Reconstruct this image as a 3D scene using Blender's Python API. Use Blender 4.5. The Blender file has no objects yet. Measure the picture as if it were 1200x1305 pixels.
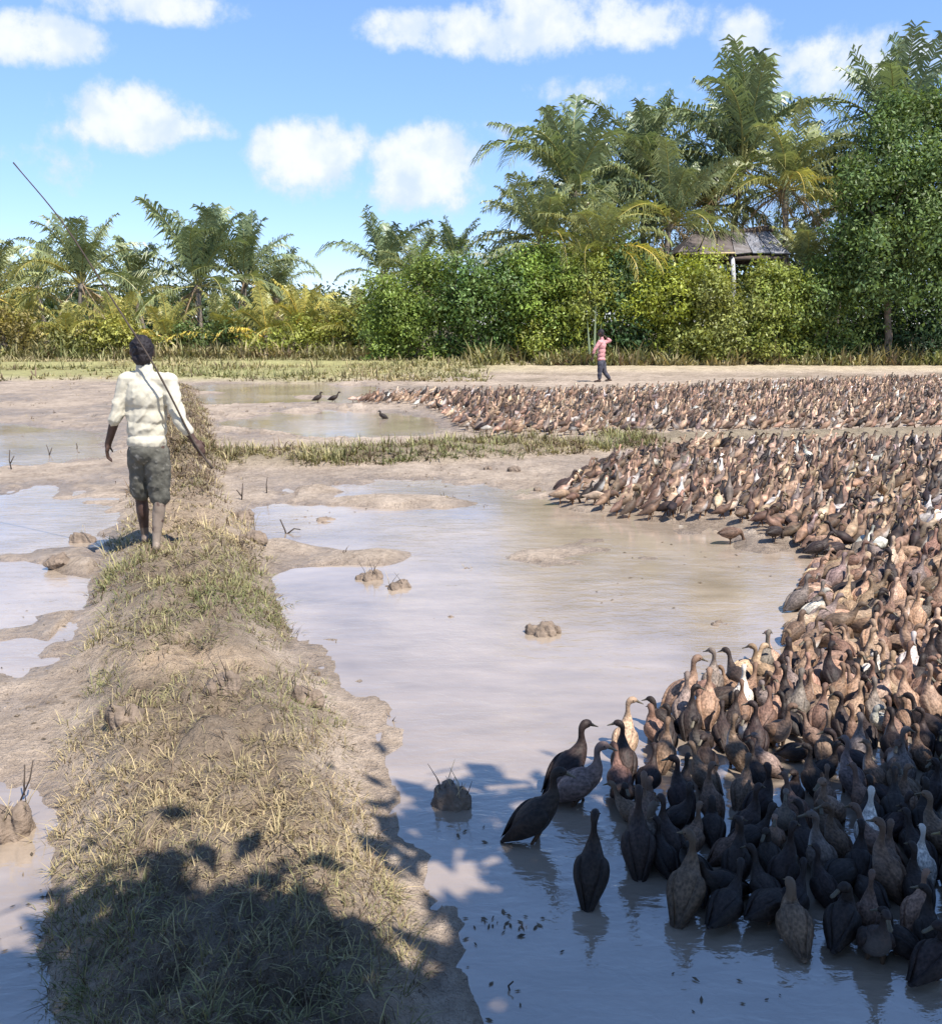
import bpy, bmesh, math, random
import numpy as np
from mathutils import Vector, Matrix, Euler
R = math.radians
SC = bpy.context.scene
COL = SC.collection

# ------------------------------------------------------------------ camera
CAM_Z, PITCH, FPX, PCX, PCY = 1.9, math.atan(240.5 / 1200.0), 1200.0, 600.0, 652.5
cam = bpy.data.cameras.new("camera")
cam.sensor_fit = 'HORIZONTAL'; cam.sensor_width = 36.0; cam.lens = 36.0
cam.clip_start = 0.05; cam.clip_end = 3000
camo = bpy.data.objects.new("camera", cam); COL.objects.link(camo)
camo.location = (0, 0, CAM_Z); camo.rotation_euler = (R(90) - PITCH, 0, 0)
SC.camera = camo

# ------------------------------------------------------------------ light
SUN_EL, SUN_AZ = R(57), R(139)          # azimuth clockwise from +Y: behind the viewer, to the right
SUN = Vector((math.sin(SUN_AZ) * math.cos(SUN_EL), math.cos(SUN_AZ) * math.cos(SUN_EL), math.sin(SUN_EL)))
sl = bpy.data.lights.new("sun", 'SUN'); sl.energy = 5.0; sl.angle = R(0.53); sl.color = (1.0, 0.955, 0.89)
slo = bpy.data.objects.new("sun", sl); COL.objects.link(slo)
slo.rotation_euler = SUN.to_track_quat('Z', 'Y').to_euler(); slo.location = SUN * 60
SC.view_settings.view_transform = 'Standard'; SC.view_settings.look = 'None'
SC.view_settings.gamma = 1.0; SC.view_settings.use_curve_mapping = False
SC.view_settings.exposure = 0.82
SC.cycles.use_denoising = True
SC.cycles.max_bounces = 6; SC.cycles.diffuse_bounces = 2; SC.cycles.glossy_bounces = 3
SC.cycles.transmission_bounces = 3; SC.cycles.transparent_max_bounces = 4

# ------------------------------------------------------------------ sky
def build_world():
    w = bpy.data.worlds.new("World"); SC.world = w; w.use_nodes = True
    nt = w.node_tree; nt.nodes.clear()
    N = nt.nodes.new; L = nt.links.new
    def val(s, inp):
        if isinstance(s, (int, float)): inp.default_value = s
        else: L(s, inp)
    def m(op, a, b=0.0, c=0.0, clamp=False):
        n = N('ShaderNodeMath'); n.operation = op; n.use_clamp = clamp
        val(a, n.inputs[0]); val(b, n.inputs[1]); val(c, n.inputs[2]); return n.outputs[0]
    def sstep(x, lo, hi):
        n = N('ShaderNodeMapRange'); n.interpolation_type = 'SMOOTHSTEP'
        val(x, n.inputs[0]); val(lo, n.inputs[1]); val(hi, n.inputs[2]); return n.outputs[0]
    tc = N('ShaderNodeTexCoord'); sep = N('ShaderNodeSeparateXYZ'); L(tc.outputs['Generated'], sep.inputs[0])
    x, y, z = sep.outputs
    az = m('MULTIPLY', m('ARCTAN2', x, y), 57.29578)
    el = m('MULTIPLY', m('ARCSINE', z), 57.29578)
    sky = N('ShaderNodeTexSky'); sky.sky_type = 'NISHITA'; sky.sun_disc = False
    sky.sun_elevation = SUN_EL; sky.sun_rotation = SUN_AZ; sky.altitude = 0
    sky.air_density = 1.0; sky.dust_density = 0.0; sky.ozone_density = 3.0
    # clouds live in direction space: (azimuth, elevation, half width, rise, fade below, strength)
    cl = []
    def pxc(px, py, rx, up, dn, s):
        xc, yc = (px - PCX) / FPX, -(py + 4 - PCY) / FPX
        d = Vector((xc, math.cos(PITCH) + yc * math.sin(PITCH), -math.sin(PITCH) + yc * math.cos(PITCH))).normalized()
        k = 57.29578 / FPX
        cl.append((math.degrees(math.atan2(d.x, d.y)), math.degrees(math.asin(d.z)), rx * k * 1.12, up * k * .92, dn * k, s - .07))
    for a in ((660, 35, 170, 52, 34, 1.0), (790, 28, 110, 40, 34, .95), (520, 30, 70, 30, 26, .9),
              (170, 150, 90, 52, 34, 1.0), (235, 162, 70, 28, 20, .8), (75, 190, 75, 32, 60, .55), (120, 165, 75, 38, 30, .8),
              (30, 50, 85, 42, 26, 1.0), (200, 6, 120, 32, 24, .8), (410, 195, 85, 52, 62, 1.0), (545, 205, 85, 54, 62, 1.05),
              (480, 225, 130, 40, 55, .6), (1060, 85, 150, 60, 60, .62), (790, 108, 120, 34, 34, .55), (945, 38, 60, 34, 40, .55),
              (1190, 60, 70, 40, 40, .7), (635, 160, 60, 22, 24, .45), (680, 225, 90, 40, 60, .42)):
        pxc(*a)
    dens = None
    for (a0, e0, ra, up, dn, s) in cl:
        u = m('MULTIPLY', m('SUBTRACT', az, a0), 1.0 / ra)
        de = m('SUBTRACT', el, e0)
        v = m('MAXIMUM', m('MULTIPLY', de, 1.0 / up), m('MULTIPLY', de, -1.0 / dn))
        d = m('SUBTRACT', s, m('ADD', m('MULTIPLY', u, u), m('MULTIPLY', v, v)))
        dens = d if dens is None else m('SMOOTH_MAX', dens, d, 0.25)
    # the same sort of scattered cumulus goes on all round the sky
    comb = N('ShaderNodeCombineXYZ'); L(m('MULTIPLY', az, 0.045), comb.inputs[0]); L(m('MULTIPLY', el, 0.10), comb.inputs[1])
    ng = N('ShaderNodeTexNoise'); L(comb.outputs[0], ng.inputs['Vector']); ng.inputs['Scale'].default_value = 1.3
    ng.inputs['Detail'].default_value = 2.0
    out_el0 = sstep(el, 18.0, 27.0)   # cumulus sits low toward the horizon; overhead is clear, as the pond's blue shows
    gen = m('MULTIPLY', m('SUBTRACT', ng.outputs['Fac'], m('ADD', 0.60, m('MULTIPLY', out_el0, 0.12))), 6.0)
    out_az = sstep(m('ABSOLUTE', az), 27.0, 36.0)
    out_el = sstep(el, 20.0, 27.0)
    outside = m('MULTIPLY', m('MAXIMUM', out_az, out_el), sstep(el, 3.0, 9.0))
    gen = m('ADD', m('MULTIPLY', gen, outside), m('MULTIPLY', m('SUBTRACT', 1.0, outside), -3.0))
    dens = m('MAXIMUM', dens, gen)
    nz = N('ShaderNodeTexNoise'); L(tc.outputs['Generated'], nz.inputs['Vector'])
    nz.inputs['Scale'].default_value = 18.0; nz.inputs['Detail'].default_value = 9.0; nz.inputs['Roughness'].default_value = 0.62
    dens2 = m('ADD', dens, m('MULTIPLY', m('SUBTRACT', nz.outputs['Fac'], 0.52), 3.0))
    cover = sstep(dens2, -0.02, 0.66)
    thick = sstep(dens2, 0.2, 1.0)
    nb = N('ShaderNodeTexNoise'); L(tc.outputs['Generated'], nb.inputs['Vector'])
    nb.inputs['Scale'].default_value = 24.0; nb.inputs['Detail'].default_value = 4.0
    thick = m('MULTIPLY', thick, sstep(nb.outputs['Fac'], 0.28, 0.58))
    ccol = N('ShaderNodeMix'); ccol.data_type = 'RGBA'; L(thick, ccol.inputs['Factor'])
    ccol.inputs['A'].default_value = (3.7, 4.25, 5.2, 1); ccol.inputs['B'].default_value = (5.2, 5.3, 5.4, 1)
    hs = N('ShaderNodeHueSaturation'); hs.inputs['Saturation'].default_value = 1.0; hs.inputs['Value'].default_value = 1.0
    L(sky.outputs[0], hs.inputs['Color'])
    tint = N('ShaderNodeMix'); tint.data_type = 'RGBA'; L(sstep(el, -2.0, 24.0), tint.inputs['Factor'])
    tint.inputs['A'].default_value = (0.62, 0.685, 0.97, 1); tint.inputs['B'].default_value = (0.93, 1.01, 1.14, 1)
    mul = N('ShaderNodeMix'); mul.data_type = 'RGBA'; mul.blend_type = 'MULTIPLY'; mul.inputs['Factor'].default_value = 1.0
    L(hs.outputs[0], mul.inputs['A']); L(tint.outputs['Result'], mul.inputs['B'])
    mx = N('ShaderNodeMix'); mx.data_type = 'RGBA'
    L(m('MULTIPLY', cover, 0.90), mx.inputs['Factor']); L(mul.outputs['Result'], mx.inputs['A']); L(ccol.outputs['Result'], mx.inputs['B'])
    bg = N('ShaderNodeBackground'); bg.inputs['Strength'].default_value = 0.115
    L(mx.outputs['Result'], bg.inputs['Color'])
    wo = N('ShaderNodeOutputWorld'); L(bg.outputs[0], wo.inputs['Surface'])
build_world()

# ------------------------------------------------------------------ helpers
def ray(px, py):
    xc, yc = (px - PCX) / FPX, -(py - PCY) / FPX
    return Vector((xc, math.cos(PITCH) + yc * math.sin(PITCH), -math.sin(PITCH) + yc * math.cos(PITCH)))
def gp(px, py, z=0.0):
    d = ray(px, py); t = (z - CAM_Z) / d.z
    return Vector((d.x * t, d.y * t, z))
def at(px, py, Y):
    d = ray(px, py); t = Y / d.y
    return Vector((d.x * t, Y, CAM_Z + d.z * t))
def project(p):
    v = np.asarray(p, float); rx = v[..., 0]; ry = v[..., 1]; rz = v[..., 2] - CAM_Z
    f = ry * math.cos(PITCH) - rz * math.sin(PITCH); u = ry * math.sin(PITCH) + rz * math.cos(PITCH)
    return PCX + FPX * rx / f, PCY - FPX * u / f
def hash2(ix, iy, seed):
    h = (ix.astype(np.int64) * 374761393 + iy.astype(np.int64) * 668265263 + seed * 1442695041) & 0xffffffff
    h = ((h ^ (h >> 13)) * 1274126177) & 0xffffffff
    h = (h ^ (h >> 16)) & 0xffffffff
    return h / 4294967295.0
def vnoise(x, y, seed=0):
    xi = np.floor(x); yi = np.floor(y); fx = x - xi; fy = y - yi
    fx = fx * fx * (3 - 2 * fx); fy = fy * fy * (3 - 2 * fy)
    a = hash2(xi, yi, seed); b = hash2(xi + 1, yi, seed); c = hash2(xi, yi + 1, seed); d = hash2(xi + 1, yi + 1, seed)
    return (a + (b - a) * fx) * (1 - fy) + (c + (d - c) * fx) * fy
def fbm(x, y, octv=4, seed=0):
    s = 0.0; a = 0.5; t = 0.0
    for i in range(octv):
        s = s + a * vnoise(x * 2 ** i + 17.3 * i, y * 2 ** i - 9.1 * i, seed + i); t += a; a *= 0.5
    return s / t
def smooth(x, a, b):
    t = np.clip((x - a) / (b - a), 0, 1); return t * t * (3 - 2 * t)
def poly_sd(x, y, P):
    """signed distance, positive outside"""
    P = np.asarray(P); n = len(P); d = np.full(x.shape, 1e9); ins = np.zeros(x.shape, bool)
    for i in range(n):
        ax, ay = P[i]; bx, by = P[(i + 1) % n]
        ex, ey = bx - ax, by - ay; wx, wy = x - ax, y - ay
        t = np.clip((wx * ex + wy * ey) / (ex * ex + ey * ey + 1e-12), 0, 1)
        d = np.minimum(d, (wx - ex * t) ** 2 + (wy - ey * t) ** 2)
        c = (ay > y) != (by > y)
        with np.errstate(divide='ignore', invalid='ignore'):
            ins ^= c & (x < (bx - ax) * (y - ay) / (by - ay + 1e-15) + ax)
    d = np.sqrt(d); return np.where(ins, -d, d)
def line_d(x, y, P, W):
    """normalised distance to a polyline of varying half width"""
    P = np.asarray(P); best = np.full(x.shape, 1e9)
    for i in range(len(P) - 1):
        ax, ay = P[i]; bx, by = P[i + 1]; ex, ey = bx - ax, by - ay
        t = np.clip(((x - ax) * ex + (y - ay) * ey) / (ex * ex + ey * ey), 0, 1)
        w = W[i] + (W[i + 1] - W[i]) * t
        best = np.minimum(best, np.hypot(x - ax - ex * t, y - ay - ey * t) / w)
    return best
def np_mesh(name, verts, faces, colors=None, smooth_shade=False, mats=None):
    """faces: (n,k) array or list of such arrays"""
    me = bpy.data.meshes.new(name)
    verts = np.ascontiguousarray(verts, np.float32).reshape(-1, 3)
    fl = faces if isinstance(faces, list) else [faces]
    fl = [np.asarray(f, np.int32) for f in fl if len(f)]
    tot = np.concatenate([np.full(len(f), f.shape[1], np.int32) for f in fl])
    lv = np.concatenate([f.ravel() for f in fl])
    me.vertices.add(len(verts)); me.vertices.foreach_set('co', verts.ravel())
    me.loops.add(len(lv)); me.loops.foreach_set('vertex_index', lv)
    me.polygons.add(len(tot)); me.polygons.foreach_set('loop_start', np.concatenate([[0], np.cumsum(tot)[:-1]]).astype(np.int32))
    me.polygons.foreach_set('loop_total', tot)
    if smooth_shade: me.polygons.foreach_set('use_smooth', np.ones(len(tot), bool))
    me.update(calc_edges=True)
    if colors is not None:
        c = np.asarray(colors, np.float32)
        if c.shape[1] == 3: c = np.concatenate([c, np.ones((len(c), 1), np.float32)], 1)
        a = me.color_attributes.new('Col', 'FLOAT_COLOR', 'POINT'); a.data.foreach_set('color', np.ascontiguousarray(c).ravel())
    for mt in (mats or []): me.materials.append(mt)
    return me
def link(name, me, parent=None, loc=None, rot=None, mat=None):
    o = bpy.data.objects.new(name, me); COL.objects.link(o)
    if parent is not None: o.parent = parent
    if loc is not None: o.location = loc
    if rot is not None: o.rotation_euler = rot
    if mat is not None and me is not None and not me.materials: me.materials.append(mat)
    return o
def empty(name, loc=(0, 0, 0), rz=0.0):
    o = bpy.data.objects.new(name, None); COL.objects.link(o); o.location = loc; o.rotation_euler = (0, 0, rz)
    o.empty_display_size = 0.1; return o
def tag(o, label, cat, group=None):
    o['label'] = label; o['category'] = cat
    if group: o['group'] = group
    return o
def tube(pts, radii, seg=8, cap=True, jitter=None):
    pts = [Vector(p) for p in pts]; V = []; F = []
    n = len(pts); up = Vector((0.13, 0.31, 0.94)).normalized(); prev = None
    for i, p in enumerate(pts):
        T = (pts[min(i + 1, n - 1)] - pts[max(i - 1, 0)]).normalized()
        a = (T.cross(up) if prev is None else prev - T * prev.dot(T))
        if a.length < 1e-5: a = T.cross(Vector((1, 0, 0)))
        a.normalize(); b = T.cross(a); prev = a
        for k in range(seg):
            th = 2 * math.pi * k / seg; r = radii[i] * (1 + (jitter(i, k) if jitter else 0))
            V.append(p + a * (math.cos(th) * r) + b * (math.sin(th) * r))
    for i in range(n - 1):
        for k in range(seg):
            F.append((i * seg + k, i * seg + (k + 1) % seg, (i + 1) * seg + (k + 1) % seg, (i + 1) * seg + k))
    if cap:
        F.append(tuple(range(seg - 1, -1, -1))); F.append(tuple((n - 1) * seg + k for k in range(seg)))
    return V, F
def pymesh(name, V, F, mat=None, smooth_shade=True):
    me = bpy.data.meshes.new(name); me.from_pydata([tuple(v) for v in V], [], F)
    if smooth_shade: me.polygons.foreach_set('use_smooth', np.ones(len(me.polygons), bool))
    if mat: me.materials.append(mat)
    me.update(); return me
def join_vf(parts):
    V = []; F = []
    for v, f in parts:
        o = len(V); V += list(v); F += [tuple(i + o for i in q) for q in f]
    return V, F

# ------------------------------------------------------------------ materials
class NT:
    def __init__(s, name):
        s.mat = bpy.data.materials.new(name); s.mat.use_nodes = True; s.nt = s.mat.node_tree; s.nt.nodes.clear()
        s.out = s.nt.nodes.new('ShaderNodeOutputMaterial')
    def n(s, t, **kw):
        nd = s.nt.nodes.new(t)
        for k, v in kw.items():
            if k in nd.inputs.keys() if hasattr(nd.inputs, 'keys') else False: s.put(nd.inputs[k], v)
            else: setattr(nd, k, v)
        return nd
    def put(s, inp, v):
        if hasattr(v, 'is_output') or isinstance(v, bpy.types.NodeSocket): s.nt.links.new(v, inp)
        elif isinstance(v, (tuple, list)) and len(v) == 3 and inp.type == 'RGBA': inp.default_value = (*v, 1)
        else: inp.default_value = v
    def mix(s, a, b, f, mode='MIX'):
        nd = s.nt.nodes.new('ShaderNodeMix'); nd.data_type = 'RGBA'; nd.blend_type = mode
        s.put(nd.inputs['Factor'], f); s.put(nd.inputs['A'], a); s.put(nd.inputs['B'], b); return nd.outputs['Result']
    def noise(s, vec, scale, detail=4.0, rough=0.55, dist=0.0):
        nd = s.nt.nodes.new('ShaderNodeTexNoise')
        if vec is not None: s.put(nd.inputs['Vector'], vec)
        nd.inputs['Scale'].default_value = scale; nd.inputs['Detail'].default_value = detail
        nd.inputs['Roughness'].default_value = rough; nd.inputs['Distortion'].default_value = dist; return nd.outputs['Fac']
    def rng(s, v, a, b, c, d):
        nd = s.nt.nodes.new('ShaderNodeMapRange'); s.put(nd.inputs[0], v)
        for i, q in enumerate((a, b, c, d)): s.put(nd.inputs[i + 1], q)
        return nd.outputs[0]
    def math(s, op, a, b=0.0):
        nd = s.nt.nodes.new('ShaderNodeMath'); nd.operation = op; s.put(nd.inputs[0], a); s.put(nd.inputs[1], b); return nd.outputs[0]
    def attr(s, name, kind='GEOMETRY'):
        nd = s.nt.nodes.new('ShaderNodeAttribute'); nd.attribute_name = name; nd.attribute_type = kind; return nd
    def coord(s, which='Object'):
        return s.nt.nodes.new('ShaderNodeTexCoord').outputs[which]
    def pos(s):
        return s.nt.nodes.new('ShaderNodeNewGeometry').outputs['Position']
    def scaled(s, vec, xyz):
        nd = s.nt.nodes.new('ShaderNodeMapping'); s.put(nd.inputs['Vector'], vec); nd.inputs['Scale'].default_value = xyz; return nd.outputs[0]
    def bump(s, h, strength, dist=0.01, prev=None):
        nd = s.nt.nodes.new('ShaderNodeBump'); s.put(nd.inputs['Height'], h)
        nd.inputs['Strength'].default_value = strength; nd.inputs['Distance'].default_value = dist
        if prev is not None: s.put(nd.inputs['Normal'], prev)
        return nd.outputs[0]
    def pbr(s, color, rough=0.7, normal=None, spec=0.5, ior=1.5, **kw):
        b = s.nt.nodes.new('ShaderNodeBsdfPrincipled')
        s.put(b.inputs['Base Color'], color); s.put(b.inputs['Roughness'], rough)
        s.put(b.inputs['Specular IOR Level'], spec); s.put(b.inputs['IOR'], ior)
        if normal is not None: s.put(b.inputs['Normal'], normal)
        for k, v in kw.items(): s.put(b.inputs[k], v)
        return b.outputs[0]
    def done(s, sh):
        s.nt.links.new(sh, s.out.inputs['Surface']); return s.mat

def simple_mat(name, col, rough=0.7, var=0.25, scale=20.0, bump=0.3, bdist=0.005, space='Object'):
    m = NT(name); c = m.coord(space); n = m.noise(c, scale, 5); n2 = m.noise(c, scale * 4.3, 3)
    lo = tuple(v * (1 - var) for v in col); hi = tuple(min(1, v * (1 + var)) for v in col)
    cc = m.mix(lo, hi, m.rng(m.math('ADD', n, m.math('MULTIPLY', n2, 0.5)), 0.5, 1.0, 0, 1))
    return m.done(m.pbr(cc, rough, m.bump(n2, bump, bdist), spec=0.3))

def ground_mat():
    m = NT('ground'); p = m.pos(); col = m.attr('Col'); wet = col.outputs['Alpha']
    n1 = m.noise(p, 2.2, 6, 0.6); n2 = m.noise(p, 14.0, 6, 0.65); n3 = m.noise(p, 70.0, 3, 0.6)
    v = m.math('ADD', m.math('MULTIPLY', n1, 0.45), m.math('MULTIPLY', n2, 0.55))
    c = m.mix(col.outputs['Color'], m.mix((0.50, 0.46, 0.42), (1.40, 1.38, 1.36), m.rng(v, 0.3, 0.7, 0, 1)), 1.0, 'MULTIPLY')
    rough = m.rng(m.math('ADD', wet, m.math('MULTIPLY', m.math('SUBTRACT', n2, 0.5), 0.5)), 0, 1, 0.93, 0.30)
    b = m.bump(n3, 0.7, 0.02, m.bump(n2, 0.9, 0.07))
    return m.done(m.pbr(c, rough, b, spec=0.35))
def water_mat():
    m = NT('water'); p = m.pos()
    s1 = m.noise(m.scaled(p, (1.0, 2.2, 1)), 5.0, 4, 0.55, 0.6)
    s2 = m.noise(m.scaled(p, (1.0, 1.7, 1)), 22.0, 3, 0.5, 0.4)
    calm = m.rng(m.noise(p, 0.45, 2), 0.38, 0.62, 0.25, 1.0)
    h = m.math('ADD', m.math('MULTIPLY', s1, 1.0), m.math('MULTIPLY', s2, 0.30))
    b = m.bump(m.math('MULTIPLY', h, calm), 0.22, 0.032)
    big = m.noise(p, 0.55, 5, 0.6, 0.5); mid = m.noise(m.scaled(p, (1, 2.5, 1)), 2.0, 4, 0.6)
    silt = m.mix((0.235, 0.182, 0.133), (0.41, 0.325, 0.245), m.rng(m.math('ADD', big, m.math('MULTIPLY', mid, 0.6)), 0.6, 1.05, 0, 1))
    return m.done(m.pbr(silt, 0.045, b, spec=1.0, ior=2.1))
def leaf_mat(name, trans=0.35, rough=0.45, spec=0.3):
    m = NT(name); col = m.attr('Col'); oi = m.nt.nodes.new('ShaderNodeObjectInfo')
    c = m.mix(col.outputs['Color'], oi.outputs['Color'], 1.0, 'MULTIPLY')
    d = m.pbr(c, rough, spec=spec)
    t = m.nt.nodes.new('ShaderNodeBsdfTranslucent'); m.put(t.inputs['Color'], m.mix(c, (1.25, 1.2, 0.6, 1), 1.0, 'MULTIPLY'))
    mx = m.nt.nodes.new('ShaderNodeMixShader'); mx.inputs[0].default_value = trans
    m.nt.links.new(d, mx.inputs[1]); m.nt.links.new(t.outputs[0], mx.inputs[2])
    return m.done(mx.outputs[0])
def plumage_mat(name, per_object=True):
    m = NT(name); pat = m.attr('Col'); c3 = m.coord('Object')
    if per_object:
        oi = m.nt.nodes.new('ShaderNodeObjectInfo'); base = oi.outputs['Color']; bib = oi.outputs['Alpha']
        sp = m.nt.nodes.new('ShaderNodeSeparateColor'); m.put(sp.inputs[0], pat.outputs['Color'])
        head, breast, rump = sp.outputs[0], sp.outputs[1], sp.outputs[2]
        rnd = oi.outputs['Random']
        vec = m.nt.nodes.new('ShaderNodeVectorMath'); vec.operation = 'ADD'; m.put(vec.inputs[0], c3); m.put(vec.inputs[1], rnd)
        n = m.noise(vec.outputs[0], 55.0, 3, 0.6); nb = m.noise(vec.outputs[0], 12.0, 3)
        vo = m.nt.nodes.new('ShaderNodeTexVoronoi'); m.put(vo.inputs['Vector'], m.scaled(vec.outputs[0], (0.42, 1, 0.8))); vo.inputs['Scale'].default_value = 62.0
        fe = m.rng(vo.outputs['Distance'], 0.1, 0.75, 0.68, 1.42)
        mott = m.math('MULTIPLY', fe, m.rng(n, 0.3, 0.7, 0.6, 1.3))
        mott = m.math('MULTIPLY', mott, m.rng(nb, 0.35, 0.65, 0.8, 1.15))
        flat = m.math('ADD', m.math('MULTIPLY', mott, m.math('SUBTRACT', 1.0, head)), m.math('MULTIPLY', 0.85, head))
        vv = m.nt.nodes.new('ShaderNodeCombineXYZ'); [m.put(vv.inputs[i], flat) for i in range(3)]
        c = m.mix(base, vv.outputs[0], 1.0, 'MULTIPLY')
        c = m.mix(c, m.mix(c, (1.3, 1.22, 1.12, 1), 1.0, 'MULTIPLY'), breast)
        c = m.mix(c, m.mix(c, (0.5, 0.5, 0.52, 1), 1.0, 'MULTIPLY'), rump)
        c = m.mix(c, (0.72, 0.68, 0.62), m.math('MULTIPLY', bib, breast))
        bump = m.bump(m.math('ADD', n, vo.outputs['Distance']), 0.35, 0.004)
    else:
        p = m.pos(); n = m.noise(p, 40.0, 3, 0.6)
        k = m.rng(n, 0.3, 0.7, 0.62, 1.3); vv = m.nt.nodes.new('ShaderNodeCombineXYZ'); [m.put(vv.inputs[i], k) for i in range(3)]
        c = m.mix(pat.outputs['Color'], vv.outputs[0], 1.0, 'MULTIPLY'); bump = m.bump(n, 0.3, 0.006)
    return m.done(m.pbr(c, 0.62, bump, spec=0.28))
def vcol_mat(name, rough=0.8, nscale=30.0, lo=0.75, hi=1.25, bump=0.3, bdist=0.006, spec=0.3):
    m = NT(name); col = m.attr('Col'); n = m.noise(m.coord('Object'), nscale, 4)
    k = m.rng(n, 0.3, 0.7, lo, hi); vv = m.nt.nodes.new('ShaderNodeCombineXYZ'); [m.put(vv.inputs[i], k) for i in range(3)]
    return m.done(m.pbr(m.mix(col.outputs['Color'], vv.outputs[0], 1.0, 'MULTIPLY'), rough, m.bump(n, bump, bdist), spec=spec))

M = {}
M['ground'] = ground_mat(); M['water'] = water_mat()
M['leaf'] = leaf_mat('leaf'); M['frond'] = leaf_mat('frond', 0.22, 0.4, 0.45); M['grass'] = leaf_mat('grass', 0.22, 0.6, 0.15)
M['plumage'] = plumage_mat('plumage'); M['flock'] = plumage_mat('flock_plumage', False)
M['bark'] = simple_mat('bark', (0.17, 0.135, 0.105), 0.9, 0.35, 6.0, 0.6, 0.03)
M['palm_bark'] = simple_mat('palm_bark', (0.21, 0.175, 0.14), 0.9, 0.3, 5.0, 0.6, 0.03)
M['clod'] = simple_mat('clod', (0.18, 0.135, 0.10), 0.85, 0.4, 9.0, 0.8, 0.02)
M['twig'] = simple_mat('twig', (0.06, 0.045, 0.035), 0.85, 0.3, 20.0)
M['stalk'] = simple_mat('stalk', (0.42, 0.33, 0.20), 0.8, 0.3, 20.0)
M['skin'] = simple_mat('skin', (0.075, 0.042, 0.030), 0.55, 0.2, 12.0, 0.15, 0.003)
M['hair'] = simple_mat('hair', (0.018, 0.014, 0.016), 0.6, 0.4, 60.0, 0.6, 0.006)
M['bill'] = simple_mat('bill', (0.105, 0.085, 0.055), 0.45, 0.3, 30.0, 0.1)
M['leg'] = simple_mat('leg', (0.08, 0.045, 0.025), 0.5, 0.3, 30.0, 0.2)
M['eye'] = simple_mat('eye', (0.01, 0.008, 0.007), 0.15, 0.1, 30.0, 0.0)

# ------------------------------------------------------------------ terrain
rs = np.random.RandomState(7); random.seed(7)
def pix_poly(P): return [tuple(gp(*p)[:2]) for p in P]
PONDS = [pix_poly(P) for P in (
    [(325, 690), (340, 645), (410, 620), (540, 612), (660, 622), (725, 652), (860, 664), (1000, 690), (1300, 720), (1700, 900), (1900, 1600),
     (640, 1600), (598, 1305), (575, 1225), (650, 1190), (630, 1160), (545, 1120), (510, 1060), (505, 1000), (480, 965), (500, 930), (485, 890), (470, 865), (400, 835), (348, 790)],
    [(-500, 640), (0, 632), (60, 624), (130, 636), (142, 665), (100, 700), (100, 770), (60, 830), (0, 858), (-500, 860)],
    [(-500, 1010), (0, 1000), (60, 1000), (92, 1030), (92, 1100), (92, 1305), (80, 1600), (-700, 1600)],
    [(283, 549), (288, 528), (420, 518), (530, 528), (565, 545), (545, 555), (420, 560)],
    [(222, 492), (430, 484), (490, 498), (450, 512), (228, 516)],
    [(-300, 545), (30, 540), (130, 552), (150, 575), (60, 592), (-300, 590)])]
BUND = [tuple(gp(px, py, 0.15)[:2]) for px, py in ((338, 1900), (336, 1305), (292, 1100), (268, 950), (236, 800), (238, 700), (226, 620), (236, 560), (222, 490))]
BUND_W = [.47, .47, .51, .58, .55, .55, .46, .45, .6]
CROSS = [tuple(gp(px, py, 0.1)[:2]) for px, py in ((235, 584), (400, 580), (560, 573), (700, 566), (900, 556), (1300, 548), (1700, 545))]
CROSS_W = [.5, .75, .9, .8, .7, .7, .7]
FARB = [(-60, 41), (-22, 40), (-8, 42), (-1.5, 41.5), (3, 43), (60, 42)]
def terrain(x, y):
    """height, bund mask, cross mask, far mask"""
    n1 = fbm(x * 0.9, y * 0.9, 4, 3) - 0.5; n2 = fbm(x * 4.5, y * 4.5, 4, 11) - 0.5; n3 = fbm(x * 14, y * 14, 3, 21) - 0.5
    sd = np.full(x.shape, 1e9)
    for P in PONDS: sd = np.minimum(sd, poly_sd(x, y, P))
    wob = (n1 * 0.55 + n2 * 0.28) * np.clip(y / 8.0, 0.10, 1.6)
    s = sd + wob
    h = np.clip(s * 0.10, -0.07, 0.032) + np.where(s > 0, n2 * 0.042 + n3 * 0.026, n2 * 0.012)
    h = h + np.where(s > 0.3, n1 * 0.02, 0)
    sho = fbm(x * .55 + 3.3, y * .8, 4, 131); h = h + np.where(s < 0, np.clip(sho - .59, 0, 1) * .62 * smooth(y, 3.6, 5.0), 0)
    b = line_d(x, y, BUND, BUND_W) + n1 * 0.45 + n2 * 0.55 + n3 * .15
    bm = 1 - smooth(b, 0.45, 1.16)
    h = h + bm * (0.15 + n1 * 0.12 + n2 * 0.13 + n3 * 0.06)
    c = line_d(x, y, CROSS, CROSS_W) + n1 * 0.5 + n2 * 0.2
    cm = 1 - smooth(c, 0.5, 1.1)
    h = h + cm * (0.11 + n2 * 0.06 + n3 * 0.03)
    fm = smooth(y + n1 * 3 + 5.5 * (1 - smooth(x, -5.0, 1.0)), 36.0, 38.5)
    h = h * (1 - fm) + fm * (0.14 + n2 * 0.06 + 0.15 * (1 - smooth(line_d(x, y, FARB, [1.2] * len(FARB)), 0.3, 1.2)))
    return h, bm, cm, fm
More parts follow.
